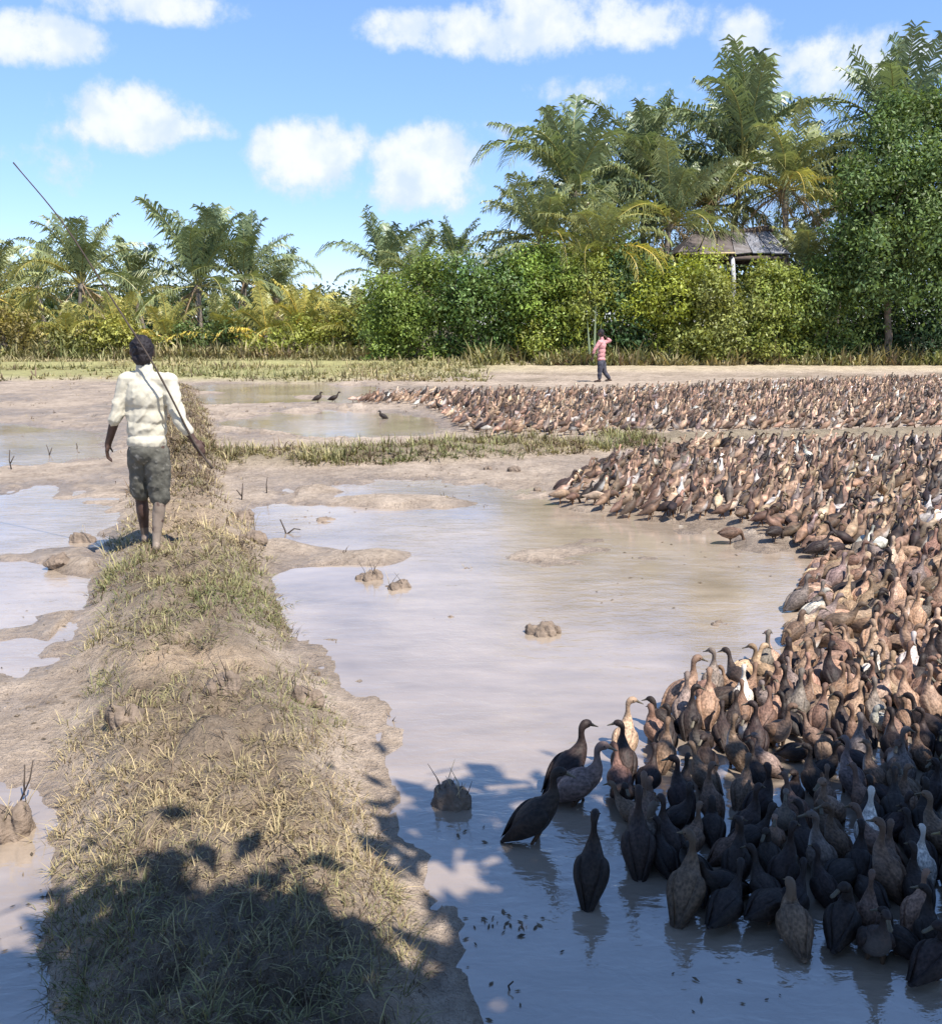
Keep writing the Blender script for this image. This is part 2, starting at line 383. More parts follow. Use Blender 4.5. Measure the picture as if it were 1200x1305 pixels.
def build_ground():
    tn = np.linspace(math.asinh(-45 / 2.0), -0.05, 70); tp = np.arange(0.0, math.asinh(900 / 2.0), 0.0125)
    ys = 2.0 * np.sinh(np.concatenate([tn, tp]))
    u = np.linspace(-1, 1, 430); u = u * (0.75 + 0.25 * u * u)
    Y = np.repeat(ys[:, None], len(u), 1); W = 0.72 * np.sqrt(Y * Y + 16) + 1.5 + 0.0 * Y
    X = W * u[None, :] * (1 + 0.6 * np.abs(u[None, :]) ** 6)
    h, bm, cm, fm = terrain(X.ravel(), Y.ravel())
    x = X.ravel(); y = Y.ravel()
    V = np.stack([x, y, h], 1)
    r, c = Y.shape; i = np.arange(r * c).reshape(r, c)
    F = np.stack([i[:-1, :-1], i[:-1, 1:], i[1:, 1:], i[1:, :-1]], -1).reshape(-1, 4)
    nA = fbm(x * 0.5, y * 0.5, 4, 40); nB = fbm(x * 2.5, y * 2.5, 4, 44)
    dry = np.array([0.40, 0.325, 0.252]); wetc = np.array([0.29, 0.228, 0.172]); soil = np.array([0.135, 0.10, 0.065])
    k = smooth(h + (nB - 0.5) * 0.03 + (nA - .5) * .07, 0.0, 0.055)[:, None]
    C = wetc * (1 - k) + dry * k
    C = C * (0.86 + 0.28 * nA[:, None])
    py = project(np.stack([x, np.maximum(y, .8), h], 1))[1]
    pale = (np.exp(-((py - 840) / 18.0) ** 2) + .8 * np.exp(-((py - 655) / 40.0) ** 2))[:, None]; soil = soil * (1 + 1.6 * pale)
    bmx = np.clip(bm + 0.3 * (nB - 0.5), 0, 1)[:, None]
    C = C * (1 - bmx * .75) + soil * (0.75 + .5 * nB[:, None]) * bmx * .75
    cmx = np.clip(cm, 0, 1)[:, None]; C = C * (1 - cmx * .7) + np.array([0.21, 0.17, 0.10]) * cmx * .7
    # dry grass beyond the wet fields, pale bare earth strip toward the shrubs
    left = (1 - smooth(x, -4.0, 4.0))
    gcol = np.array([0.30, 0.285, 0.12]) * left[:, None] + np.array([0.44, 0.365, 0.25]) * (1 - left[:, None])
    gcol = gcol * (0.75 + 0.5 * nB[:, None])
    C = C * (1 - fm[:, None]) + gcol * fm[:, None]
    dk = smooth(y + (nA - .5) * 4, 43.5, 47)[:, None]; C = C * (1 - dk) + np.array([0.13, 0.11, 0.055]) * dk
    wet = 1 - smooth(h + (nA - .5) * .08, 0.004, 0.045); wet = np.maximum(wet * (1 - fm), 0)
    me = np_mesh('ground', V, F, np.concatenate([C, wet[:, None]], 1), True, [M['ground']])
    o = link('ground', me); o['kind'] = 'structure'
    wv = [(-60, -45, 0), (60, -45, 0), (60, 39.5, 0), (-60, 39.5, 0)]
    w = link('water', np_mesh('water', wv, np.array([[0, 1, 2, 3]]), None, False, [M['water']])); w['kind'] = 'structure'
build_ground()
def gz(x, y):
    return float(terrain(np.array([float(x)]), np.array([float(y)]))[0][0])

# ------------------------------------------------------------------ grass
def blades(P, length, width, lean, az, bend, col, tipk=1.25):
    """vectorised bent grass blades: 5 verts, 3 triangles each"""
    n = len(P); dx = np.cos(az); dy = np.sin(az)
    ox = -dy * width; oy = dx * width
    l1 = lean; l2 = np.clip(lean + bend, 0, 2.6)
    m = P + np.stack([dx * np.sin(l1), dy * np.sin(l1), np.cos(l1)], 1) * (length * 0.5)[:, None]
    t = m + np.stack([dx * np.sin(l2), dy * np.sin(l2), np.cos(l2)], 1) * (length * 0.5)[:, None]
    o = np.stack([ox, oy, np.zeros(n)], 1)
    V = np.stack([P - o, P + o, m - o * 0.75, m + o * 0.75, t], 1).reshape(-1, 3)
    b = (np.arange(n) * 5)[:, None]
    F = np.concatenate([b + np.array([[0, 1, 3]]), b + np.array([[0, 3, 2]]), b + np.array([[2, 3, 4]])], 0)
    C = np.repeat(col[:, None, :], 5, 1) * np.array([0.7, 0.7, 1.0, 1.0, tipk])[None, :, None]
    return V, F, C.reshape(-1, 3)
DRY = np.array([0.46, 0.36, 0.205]); GREEN = np.array([0.165, 0.20, 0.07]); BROWN = np.array([0.17, 0.12, 0.08])
def grass_patch(name, x, y, lmin, lmax, wid, greenness, label, cat='grass', brown=0.15, leanmax=1.25, zoff=-0.01):
    n = len(x); z = terrain(x, y)[0] + zoff
    P = np.stack([x, y, z], 1)
    L = lmin + (lmax - lmin) * rs.rand(n) ** 1.6
    g = np.clip(greenness + (rs.rand(n) - 0.5) * 0.6, 0, 1)[:, None]
    col = DRY * (1 - g) + GREEN * g
    bsel = rs.rand(n) < brown; col[bsel] = BROWN * (0.6 + 0.8 * rs.rand(bsel.sum(), 1))
    col = col * (0.6 + 0.7 * rs.rand(n, 1))
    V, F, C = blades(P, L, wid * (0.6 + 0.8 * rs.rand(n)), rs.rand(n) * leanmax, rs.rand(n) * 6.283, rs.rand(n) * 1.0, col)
    o = link(name, np_mesh(name, V, F, C, False, [M['grass']])); o['kind'] = 'stuff'; tag(o, label, cat)
    return o
def along(P, W, n, s0=0, s1=1, spread=1.0):
    P = np.asarray(P); seg = np.hypot(*(P[1:] - P[:-1]).T); cum = np.concatenate([[0], np.cumsum(seg)])
    s = (s0 + (s1 - s0) * rs.rand(n)) * cum[-1]; i = np.clip(np.searchsorted(cum, s) - 1, 0, len(seg) - 1)
    t = (s - cum[i]) / seg[i]; d = (P[i + 1] - P[i]) / seg[i][:, None]
    W = np.asarray(W); w = W[i] + (W[i + 1] - W[i]) * t
    q = P[i] + (P[i + 1] - P[i]) * t[:, None] + np.stack([-d[:, 1], d[:, 0]], 1) * ((rs.rand(n) * 2 - 1) * w * spread)[:, None]
    return q[:, 0], q[:, 1]
def build_grass():
    # on the bund: thick matted tufts with bare bands
    n = 34000
    x, y = along(BUND, BUND_W, n, 0.0, 1.0, 1.14)
    keep = (rs.rand(n) < np.clip(3.4 / (y + 0.6), 0.14, 1.0)) & (y > 0.6) & (y < 34)
    x, y = x[keep], y[keep]
    h, bm, cm, fm = terrain(x, y)
    px, py = project(np.stack([x, y, h], 1))
    dens = smooth(fbm(x * 2.6, y * 2.6, 3, 60), 0.36, 0.54)
    bare = np.exp(-((py - 838) / 15.0) ** 2) + 0.9 * np.exp(-((px - 290) / 70.0) ** 2 - ((py - 928) / 24.0) ** 2) + 0.8 * np.exp(-((py - 972) / 12.0) ** 2 - ((px - 170) / 90.0) ** 2)
    bare += 0.7 * np.exp(-((py - 655) / 40.0) ** 2)
    keep = (bm > 0.02 + .25 * rs.rand(len(x)) ** 2) & (rs.rand(len(x)) < (0.30 + 0.70 * dens) * np.clip(1 - bare, 0.05, 1))
    x, y, py, px = x[keep], y[keep], py[keep], px[keep]
    g = 0.22 + 0.9 * (fbm(x * 1.5, y * 1.5, 3, 71) - 0.48)
    g += 0.50 * np.exp(-((py - 765) / 45.0) ** 2) + 0.34 * np.exp(-((py - 893) / 26.0) ** 2) + 0.25 * (py > 1130) - 0.15 * np.exp(-((py - 1030) / 50.0) ** 2)
    m = 16; big = 0.45 + 1.1 * rs.rand(len(x)) ** 2
    k = np.repeat(np.arange(len(x)), m); az = rs.rand(len(k)) * 6.283; rr = rs.rand(len(k)) ** 0.6 * 0.045 * big[k] * np.clip(y[k] / 4.5, .8, 2.2)
    bx, by = x[k] + np.cos(az) * rr, y[k] + np.sin(az) * rr
    sc = np.clip(y[k] / 5.0, 0.75, 2.4)
    bz = terrain(bx, by)[0] - 0.01; nb = len(k)
    L = (0.022 + 0.090 * rs.rand(nb) ** 1.6) * big[k] * np.clip(sc, .9, 1.25)
    gg = np.clip(g[k] + (rs.rand(nb) - 0.5) * 0.5, 0, 1)[:, None]
    col = (DRY * (1 - gg) + GREEN * gg) * (0.6 + 0.65 * rs.rand(len(x), 1))[k] * (0.7 + 0.5 * rs.rand(nb, 1))
    bs = (rs.rand(len(x)) < np.where(y > 9.0, .6, .16))[k] | (rs.rand(nb) < 0.14); col[bs] = BROWN * (0.5 + 0.8 * rs.rand(bs.sum(), 1))
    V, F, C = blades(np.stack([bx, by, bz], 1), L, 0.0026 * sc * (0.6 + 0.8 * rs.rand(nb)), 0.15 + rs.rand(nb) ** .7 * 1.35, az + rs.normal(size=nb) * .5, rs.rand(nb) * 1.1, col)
    o = link('bund_grass', np_mesh('bund_grass', V, F, C, False, [M['grass']])); o['kind'] = 'stuff'; tag(o, 'matted straw and green grass covering the raised footpath', 'grass')
    # tufted cross bund
    def tufts(name, x, y, m, rad, lmin, lmax, wid, g, label, cat='grass', brown=.2, lean=1.1):
        n = len(x); big = .35 + 1.1 * rs.rand(n) ** 2; k = np.repeat(np.arange(n), m); az = rs.rand(len(k)) * 6.283; r = rs.rand(len(k)) ** .6 * rad * big[k]
        bx, by = x[k] + np.cos(az) * r, y[k] + np.sin(az) * r; bz = terrain(bx, by)[0] - .01; nb = len(k)
        L = (lmin + (lmax - lmin) * rs.rand(nb) ** 1.4) * big[k]; gg = np.clip(g[k] + (rs.rand(nb) - .5) * .5, 0, 1)[:, None]
        col = (DRY * (1 - gg) + GREEN * gg) * (.55 + .7 * rs.rand(n, 1))[k] * (.7 + .5 * rs.rand(nb, 1))
        b = (rs.rand(n) < brown)[k]; col[b] = BROWN * (.5 + .8 * rs.rand(b.sum(), 1))
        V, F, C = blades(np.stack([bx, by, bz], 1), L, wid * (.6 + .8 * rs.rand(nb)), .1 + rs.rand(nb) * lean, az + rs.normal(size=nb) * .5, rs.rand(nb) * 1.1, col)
        o = link(name, np_mesh(name, V, F, C, False, [M['grass']])); o['kind'] = 'stuff'; tag(o, label, cat)
    n = 2600; x = rs.rand(n) * 26 - 16; y = 4.2 + rs.rand(n) * 26; h = terrain(x, y)[0]; pxx, pyy = project(np.stack([x, y, h], 1))
    k = (h > -.004) & (h < .08) & (pxx < 700 + 0 * x) & (fbm(x * .9, y * .9, 2, 141) > .47) & (pxx > -60) & ~((pxx > 560) & (pyy < 560)) & ((line_d(x, y, BUND, BUND_W) > 1.1))
    x, y = x[k], y[k]; tufts('rice_stubble', x, y, 6, .035, .02, .10, .005, .05 + 0 * x, 'short dead stubble scattered over the wet mud', 'stubble', .75, .8)
    x, y = along(CROSS, CROSS_W, 2400, 0.0, 0.36, 0.9)
    k = fbm(x * 1.1, y * 1.6, 3, 81) + rs.rand(len(x)) * 0.3 > 0.58
    x, y = x[k], y[k]
    tufts('bank_grass', x, y, 12, .10, .05, .24, .007, .5 + .8 * (fbm(x * .8, y * .8, 2, 85) - .5), 'dull green grass on the low bank crossing between the two ponds', brown=.3)
    n = 12000; x = rs.rand(n) * 60 - 38; y = 31.0 + rs.rand(n) * 18.5
    k = (fbm(x * 0.3, y * 0.8, 3, 91) + rs.rand(n) * 0.3 > np.where(y < 36, .66, .60)) & ((x < 0.5) | (y > 40.2 + 1.8 * rs.rand(n)))
    x, y = x[k], y[k]
    tufts('field_grass', x, y, 9, .35, .08, .42, .024, np.clip(.45 + .9 * (fbm(x * .3, y * .3, 2, 95) - .5), 0, 1), 'dry yellow green grass on the field edge before the palms', brown=.06)
    n = 5200; x = rs.rand(n) * 62 - 34; y = np.where(x < 0, 47.5 + 3.2 * rs.rand(n), 40.4 + 2.2 * rs.rand(n) ** .6)
    k = fbm(x * 0.4, y * 0.4, 3, 97) + rs.rand(n) * 0.25 > np.where(x < 0, .60, .69)
    x, y = x[k], y[k]
    tufts('tall_weeds', x, y, 10, .35, .22, 1.05, .04, np.clip(.55 + .9 * (fbm(x * .4, y * .4, 2, 98) - .5), 0, 1), 'tall rank weeds along the foot of the shrubs and palms', 'weeds', .12, .8)
build_grass()

# ------------------------------------------------------------------ foliage
def leaf_cloud(P, Nrm, size, col, rs_, droop=0.25):
    n = len(P); r = rs_.normal(size=(n, 3)); nn = Nrm + rs_.normal(size=(n, 3)) * 0.55 + np.array([0, 0, 0.4])
    nn /= np.linalg.norm(nn, axis=1)[:, None] + 1e-9
    a = np.cross(nn, r); a /= np.linalg.norm(a, axis=1)[:, None] + 1e-9; a[:, 2] -= droop
    b = np.cross(nn, a)
    L = (size * (0.7 + 0.6 * rs_.rand(n)))[:, None]; w = L * 0.46
    V = np.stack([P - a * L * .5, P + b * w * .5, P + a * L * .5 + nn * L * -.08, P - b * w * .5], 1).reshape(-1, 3)
    F = (np.arange(n) * 4)[:, None] + np.array([[0, 1, 2, 3]])
    return V, F, np.repeat(col, 4, 0)
def crown_mesh(name, blobs, per, size, base, rs_, var=0.35, yellow=0.3, fill=0.35, tight=1.0):
    """blobs: (centre, rx, ry, rz); leaves gathered in twig clusters in the shell of every blob"""
    Ps, Ns, Cs = [], [], []
    for (c, rx, ry, rz) in blobs:
        n = int(per * (rx * ry + ry * rz + rx * rz) / 3.0); nc = max(4, n // 26)
        d = rs_.normal(size=(nc, 3)); d /= np.linalg.norm(d, axis=1)[:, None]
        rad = 1.0 - fill * rs_.rand(nc) ** 1.5 + 0.13 * rs_.normal(size=nc)
        cc = np.asarray(c) + d * rad[:, None] * np.array([rx, ry, rz])
        kcol = np.asarray(base) * (1 + var * (rs_.rand(nc, 1) * 2 - 1)) + np.array([0.06, 0.045, 0.0]) * yellow * rs_.rand(nc, 1)
        idx = rs_.randint(0, nc, n)
        P = cc[idx] + rs_.normal(size=(n, 3)) * size * tight * np.array([1.5, 1.5, 1.2])
        Ps.append(P); Ns.append(d[idx]); Cs.append(np.clip(kcol[idx] * (0.75 + 0.5 * rs_.rand(n, 1)), 0.005, 1))
    P = np.concatenate(Ps); k = P[:, 2] > 0.05
    P = P[k]; Nn = np.concatenate(Ns)[k]; C = np.concatenate(Cs)[k]
    V, F, C = leaf_cloud(P, Nn, np.full(len(P), size), C, rs_)
    return np_mesh(name, V, F, C, False, [M['leaf']])
def limb(a, b, r0, r1, rnd, n=6, wob=0.06, seg=7):
    a = Vector(a); b = Vector(b); L = (b - a).length; pts = []; rr = []
    for i in range(n + 1):
        t = i / n; p = a.lerp(b, t) + Vector((rnd.uniform(-1, 1), rnd.uniform(-1, 1), rnd.uniform(-.4, .4) + 0.9 * math.sin(t * math.pi))) * (L * wob if 0 < i < n else 0)
        pts.append(p); rr.append(r0 + (r1 - r0) * t)
    return tube(pts, rr, seg)
def leafy_plant(name, label, cat, base, blobs, per, size, col, seed, trunks=None, group=None, fill=0.4, yellow=0.3, part='crown', var=0.35, tight=1.0):
    """blobs in world space, stored relative to the base"""
    rs_ = np.random.RandomState(seed); rnd = random.Random(seed)
    root = empty(name, base); tag(root, label, cat, group); b = Vector(base)
    rel = [((Vector(c) - b), rx, ry, rz) for c, rx, ry, rz in blobs]
    cm = link(part, crown_mesh(part, rel, per, size, col, rs_, var, yellow, fill, tight), root)
    parts = []
    big = sorted(rel, key=lambda q: -q[1] * q[3])
    if trunks is None:
        for q in big[:5]:
            st = Vector((rnd.uniform(-.15, .15), rnd.uniform(-.15, .15), -0.1))
            parts.append(limb(st, q[0], 0.05, 0.015, rnd))
        link('stem', pymesh('stem', *join_vf(parts), M['bark']), root)
    else:
        r, hfork, fork = trunks
        f = Vector(fork) - b
        link('trunk', pymesh('trunk', *limb((0, 0, -0.15), f, r, r * .72, rnd, 8, 0.02, 10), M['bark']), root)
        for q in rel:
            link('limb', pymesh('limb', *limb(f - Vector((0, 0, .1)), q[0], r * .45, r * .08, rnd, 6, 0.07), M['bark']), root)
    return root

# ------------------------------------------------------------------ palms
def frond_mesh(name, L, e0, droop, seed, npair=46, dry=False, leaf=0.88, sweep=0.0):
    """one pinnate leaf: arched rachis heading +X, hanging narrow leaflets"""
    rnd = random.Random(seed); V = []; F = []; C = []
    n = 16; pts = []; p = Vector((0, 0, 0))
    for i in range(n + 1):
        t = i / n; e = e0 - droop * t ** 1.5
        pts.append(p.copy()); p = p + Vector((math.cos(e), sweep * t, math.sin(e))) * (L / n)
    v, f = tube(pts, [0.045 * (1 - t / n * 0.85) for t in range(n + 1)], 4)
    V += v; F += f; rc = (0.30, 0.27, 0.10) if not dry else (0.28, 0.20, 0.12); C += [rc] * len(v)
    for k in range(npair):
        t = 0.16 + 0.83 * (k + rnd.random() * .5) / npair; i = min(int(t * n), n - 1); a = pts[i].lerp(pts[i + 1], t * n - i)
        T = (pts[i + 1] - pts[i]).normalized(); side = Vector((0, 1, 0)); up = T.cross(side) * -1
        if up.z < 0: up = -up
        ll = leaf * (L / 4.0) * (0.45 + 0.75 * math.sin(math.pi * min(1, t * 0.88 + 0.10))) * rnd.uniform(0.6, 1.15)
        for s in (-1, 1):
            if rnd.random() < (.25 if dry else .10): continue
            d = (T * rnd.uniform(0.55, 0.85) + side * s * rnd.uniform(0.65, 0.95) + up * rnd.uniform(0.05, 0.4)).normalized()
            m = a + d * ll * 0.5 + Vector((0, 0, -0.05 * ll)); g = rnd.uniform(0.6, 2.0) if not dry else rnd.uniform(0.6, 1.1)
            d2 = (d + Vector((0, 0, -g))).normalized(); e = m + d2 * ll * 0.5
            w = T * 0.025 + Vector((0, 0, 0.019)); b = len(V)
            V += [a - w * .7, a + w * .7, m + w * 1.25, m - w * 1.25, e]; F += [(b, b + 1, b + 2, b + 3), (b + 3, b + 2, b + 4)]
            q = rnd.uniform(0.7, 1.3); c = (0.17 * q, 0.20 * q, 0.10 * q) if not dry else (0.30 * q, 0.22 * q, 0.12 * q)
            C += [c] * 4 + [(c[0] * 1.5, c[1] * 1.3, c[2] * 1.1)]
    me = pymesh(name, V, F, M['frond'], False)
    a = me.color_attributes.new('Col', 'FLOAT_COLOR', 'POINT'); a.data.foreach_set('color', np.array([(*c, 1) for c in C], np.float32).ravel())
    return me
FR = {}
for cls, (e0, dr, Lq, dry) in {'spear': (85, 26, 4.0, 0), 'up': (74, 58, 4.5, 0), 'arch': (56, 95, 4.8, 0), 'out': (26, 100, 4.7, 0), 'low': (-4, 76, 4.4, 0), 'dry': (-38, 46, 3.8, 1)}.items():
    FR[cls] = [frond_mesh('frond', Lq * (.92, 1, 1.06, .97)[i], R(e0 + (0, 5, -5, 3)[i]), R(dr * (.8, 1.0, 1.2, .65)[i]), 31 * i + len(cls), 44, bool(dry), sweep=(i - 1.5) * 0.22) for i in range(4)]
def palm(label, crown, scale, seed, base=None, wind=None, n=(3, 6, 6, 5, 4, 3), tint=(1, 1, 1), yellow=0.2, rad=0.16):
    rnd = random.Random(seed); crown = Vector(crown)
    b = Vector(base) if base else Vector((crown.x + rnd.uniform(-.5, .5), crown.y + rnd.uniform(-.3, .3), 0))
    b.z = gz(b.x, b.y) - 0.05
    root = empty('coconut_palm', b); tag(root, label, 'palm tree', 'coconut palms')
    top = crown - b; k = 14; pts = []
    for i in range(k + 1):
        t = i / k; pts.append(Vector((top.x * t ** 1.5, top.y * t ** 1.5, top.z * t)))
    rr = [rad * (1.35 - 0.3 * min(1, i / 3) - 0.25 * i / k) * (1 + 0.05 * (i % 2)) for i in range(k + 1)]
    link('trunk', pymesh('trunk', *tube(pts, rr, 9), M['palm_bark']), root)
    # fibrous boss and nuts under the crown
    link('crown_shaft', pymesh('crown_shaft', *tube([top + Vector((0, 0, -.35)), top + Vector((0, 0, -.05)), top + Vector((0, 0, .3))], [rad * .9, rad * 1.5, rad * .5], 9), M['palm_bark']), root)
    golden = 2.39996; j = 0
    for cls, cnt in zip(('spear', 'up', 'arch', 'out', 'low', 'dry'), n):
        for _ in range(cnt):
            j += 1; a = j * golden + rnd.uniform(-.35, .35)
            if wind is not None and cls in ('spear', 'up', 'arch'):
                da = (wind - a + math.pi) % (2 * math.pi) - math.pi; a += da * 0.18
            f = link('frond', rnd.choice(FR[cls]), root, top + Vector((math.cos(a) * .1, math.sin(a) * .1, rnd.uniform(-.1, .15))))
            f.rotation_euler = (rnd.uniform(-.25, .25), rnd.uniform(-.12, .12), a); s = scale * rnd.uniform(.85, 1.12); f.scale = (s, s, s)
            q = rnd.uniform(.8, 1.2); yl = yellow * (0.3 + (1.6 if cls in ('low', 'out') else 0.4) * rnd.random())
            f.color = (tint[0] * q * (1 + 1.9 * yl), tint[1] * q * (1 + 1.0 * yl), tint[2] * q, 1) if cls != 'dry' else (q, q, q, 1)
    return root
W_L = R(185)
GY = 52.0
PALMS = [  # label, crown px, crown py, depth, scale, yellow, wind, counts
    ('short coconut palm with spreading blue green fronds right beside the tip of the herder\'s pole', 104, 356, 52, 0.98, .25, None, (3, 6, 6, 5, 4, 3)),
    ('coconut palm with tall upright fronds and one long arm reaching toward the pole', 252, 358, 53, 1.12, .12, None, (4, 7, 5, 4, 3, 3)),
    ('bushy coconut palm crowding the tall upright palm above the yellow shrubs', 312, 350, 55, 1.0, .12, None, (3, 7, 7, 5, 5, 2)),
    ('yellowing half-seen coconut palm at the outer end of the row behind the herder', -12, 372, 52, 0.85, .6, None, (2, 5, 6, 6, 5, 4)),
    ('low coconut palm filling the row between the pole palm and the tall upright palm', 172, 372, 57, 0.85, .3, None, (2, 5, 6, 5, 4, 3)),
    ('small dark coconut palm behind the pole palm', 48, 362, 60, 0.85, .2, None, (2, 5, 6, 5, 4, 2)),
    ('dark young coconut palm trailing off the end of the row behind the yellow shrubs', 352, 372, 58, 0.75, .2, None, (2, 5, 6, 5, 4, 2)),
    ('slim dark coconut palm at the end of the green shrub bank beside the sky gap', 490, 345, 52, 0.92, .08, None, (4, 6, 5, 4, 4, 3)),
    ('small coconut palm poking up alone behind the middle of the shrub bank', 580, 325, 56, 0.72, .1, None, (4, 6, 5, 3, 2, 1)),
    ('low drooping coconut palm in the shrubs next to the slim dark palm', 530, 352, 50, 0.75, .3, None, (2, 5, 6, 5, 4, 2)),
    ('full coconut palm at the outer edge of the tall grove above the shrub bank', 730, 222, 47, 1.05, .22, R(150), (4, 7, 7, 5, 4, 2)),
    ('old coconut palm with dark hanging fronds leaning out of the tall grove', 690, 288, 45, 0.85, .5, W_L, (1, 3, 5, 6, 6, 6)),
    ('coconut palm with narrow upright crown between the full palm and the tallest palm', 822, 205, 48, 1.0, .12, None, (5, 7, 5, 4, 3, 2)),
    ('tallest coconut palm with wind-combed fronds rising behind the hut', 945, 190, 48, 1.30, .18, R(165), (5, 8, 6, 4, 3, 2)),
    ('coconut palm with wind-swept feathery top behind the big dark leafy tree', 1140, 165, 47, 1.10, .1, R(175), (5, 8, 5, 4, 2, 1)),
    ('coconut palm with drooping yellow brown fronds behind the hut roof', 1000, 218, 46, 0.90, .75, None, (1, 3, 6, 6, 6, 5)),
    ('low yellow green coconut palm arching over the shrubs under the full palm', 762, 305, 44.5, 0.88, .9, None, (2, 4, 7, 7, 3, 0)),
    ('bright coconut palm filling the grove between the narrow palm and the hut', 852, 262, 46, 0.95, .4, None, (2, 5, 7, 7, 5, 2)),
    ('young yellow coconut palm with one arched frond curling over the hut roof end', 1026, 322, 43.6, 0.60, 1.2, R(170), (1, 3, 3, 2, 0, 0)),
    ('dense dark coconut palm deep in the grove behind the tallest palm', 905, 240, 51, 1.0, .1, None, (2, 6, 7, 6, 5, 3)),
    ('coconut palm half lost behind the leafy tree and the drooping palm', 1075, 240, 50, .95, .15, None, (2, 5, 7, 6, 5, 2)),
    ('dark green coconut palm deep in the grove behind the full palm', 778, 250, 52, .95, .08, None, (2, 6, 7, 6, 5, 3)),
]
for i, (lab, px, py, Y, s, yl, wd, cnt) in enumerate(PALMS):
    cnt = tuple(c + ((0, 0, 3, 1, 1, 1) if px > 600 else (0, -1, 0, -1, 0, 1))[j] for j, c in enumerate(cnt)); py += 24 if px > 600 else 8; s *= .84 if 450 < px < 600 else 1; yl *= .55 if px > 600 else .9
    palm(lab, at(px, py, Y), s, 100 + i, None, wd, cnt, (0.92, 1.04, 1.12), yl)

YOUNG = [(30, 432, 50.5, .62, .9, 'young trunkless palm under the half-seen yellowing palm'), (88, 436, 50, .55, .8, 'young trunkless palm at the foot of the pole palm'), (150, 432, 50.5, .62, 1.0, 'yellow young palm just beside the herder\'s hair'),
         (212, 434, 50, .6, 1.0, 'young palm sprouting at the foot of the tall upright palm'), (285, 434, 50.5, .6, .7, 'dark young palm beneath the bushy palm'), (340, 430, 50, .62, 1.0, 'bright yellow young palm past the bushy palm'),
         (385, 428, 50, .72, 1.1, 'golden young palm with splayed fronds beside the sky gap'), (432, 430, 51, .6, 1.2, 'young palm at the middle of the sky gap'), (462, 428, 50, .6, .4, 'young dark palm at the foot of the slim palm')]
for i, (px, py, Y, s, yl, lab) in enumerate(YOUNG):
    palm(lab, at(px, py, Y), s, 200 + i, None, None, (2, 4, 4, 3, 1, 0), (1.08, 1.12, .95), yl * .85, .10)

# ------------------------------------------------------------------ shrubs and trees
def blob(px, py, Y, rx, rz, ry=None): return (tuple(at(px, py, Y)), rx, ry or rx * .8, rz)
SHR = [  # label, base px, depth, colour, yellow, blobs(px,py,rx px,rz px)
    ('rounded mid green shrub at the outer end of the shrub bank by the slim palm', 525, 43.5, (.085, .135, .035), .5, [(515, 395, 38, 52), (555, 380, 44, 48), (500, 420, 30, 34)]),
    ('dense shrub with dark hollow underside in the shrub bank below the lone small palm', 590, 43.0, (.075, .13, .032), .5, [(590, 375, 46, 48), (625, 400, 40, 55), (570, 415, 46, 42), (640, 360, 38, 34)]),
    ('tall bright green shrub in the shrub bank under the old hanging palm', 670, 43.2, (.085, .145, .032), .6, [(665, 370, 46, 46), (700, 395, 45, 58), (640, 425, 34, 30), (690, 350, 34, 26)]),
    ('leafy yellow green shrub in the shrub bank beside the distant walking man', 745, 43.0, (.10, .145, .035), .9, [(735, 375, 46, 52), (770, 360, 42, 38), (720, 425, 40, 30), (690, 437, 30, 22)]),
    ('dark tangled shrub directly behind the distant walking man', 800, 43.4, (.055, .10, .032), .3, [(795, 395, 48, 62), (820, 360, 40, 38), (785, 435, 34, 24)]),
    ('bright lime shrub under the hut eave in the shrub bank', 865, 42.6, (.12, .165, .032), 1.2, [(858, 375, 46, 46), (885, 355, 34, 30), (840, 410, 42, 44), (880, 425, 36, 30)]),
    ('olive shrub growing up in front of the hut\'s pale post', 930, 41.8, (.105, .135, .045), .8, [(915, 415, 44, 40), (958, 385, 34, 42), (890, 440, 34, 20), (905, 372, 26, 30), (925, 395, 30, 30)]),
    ('yellow green shrub growing beneath the hut roof end', 985, 42.2, (.10, .145, .04), .9, [(975, 385, 36, 42), (1010, 395, 44, 50), (1000, 430, 44, 32)]),
    ('broad shrub between the hut and the big dark leafy tree', 1060, 42.4, (.085, .135, .04), .7, [(1050, 375, 44, 48), (1085, 400, 40, 58), (1040, 425, 40, 34)]),
]
PXM = 1 / 1200.0
def extra(bl, seed, n=15):
    rd = random.Random(seed * 7 + 3); out = [(px, py + 8, rx * .8, rz * .82) for px, py, rx, rz in bl]
    if n == 15:
        for _ in range(5): px, py, rx, rz = rd.choice(bl); r = rd.uniform(12, 24); out.append((px + rd.uniform(-1, 1) * rx, 446 + rd.uniform(-6, 8), r, r * .7))
    for _ in range(n):
        px, py, rx, rz = rd.choice(bl); a = rd.uniform(.15, 2.99); r = rd.uniform(8, 24)
        out.append((px + math.cos(a) * rx * .95, py + 8 - math.sin(a) * rz * .95, r, r * rd.uniform(.7, 1.4)))
    return out
for i, (lab, bx, Y, c, yl, bl) in enumerate(SHR):
    b = at(bx, 450, Y); b.z = gz(b.x, b.y)
    leafy_plant('shrub', lab, 'shrub', b, [(tuple(at(px, py, Y + (k % 3 - 1) * .5)), rx * Y * PXM, rx * Y * PXM * .8, rz * Y * PXM) for k, (px, py, rx, rz) in enumerate(extra(bl, i))],
                1700, 0.16, (c[0] * (2.0, 1.3, 2.0, 2.1, 1.3, 2.1, 2.0, 2.0, 1.7)[i], c[1] * (1.75, 1.3, 1.75, 1.75, 1.3, 1.8, 1.75, 1.75, 1.6)[i], c[2] * 1.6), 300 + i, None, 'bank of green shrubs below the palm grove', .45, yl * 1.5, 'foliage', .55)
b = at(1130, 455, 42.0); b.z = gz(b.x, b.y)
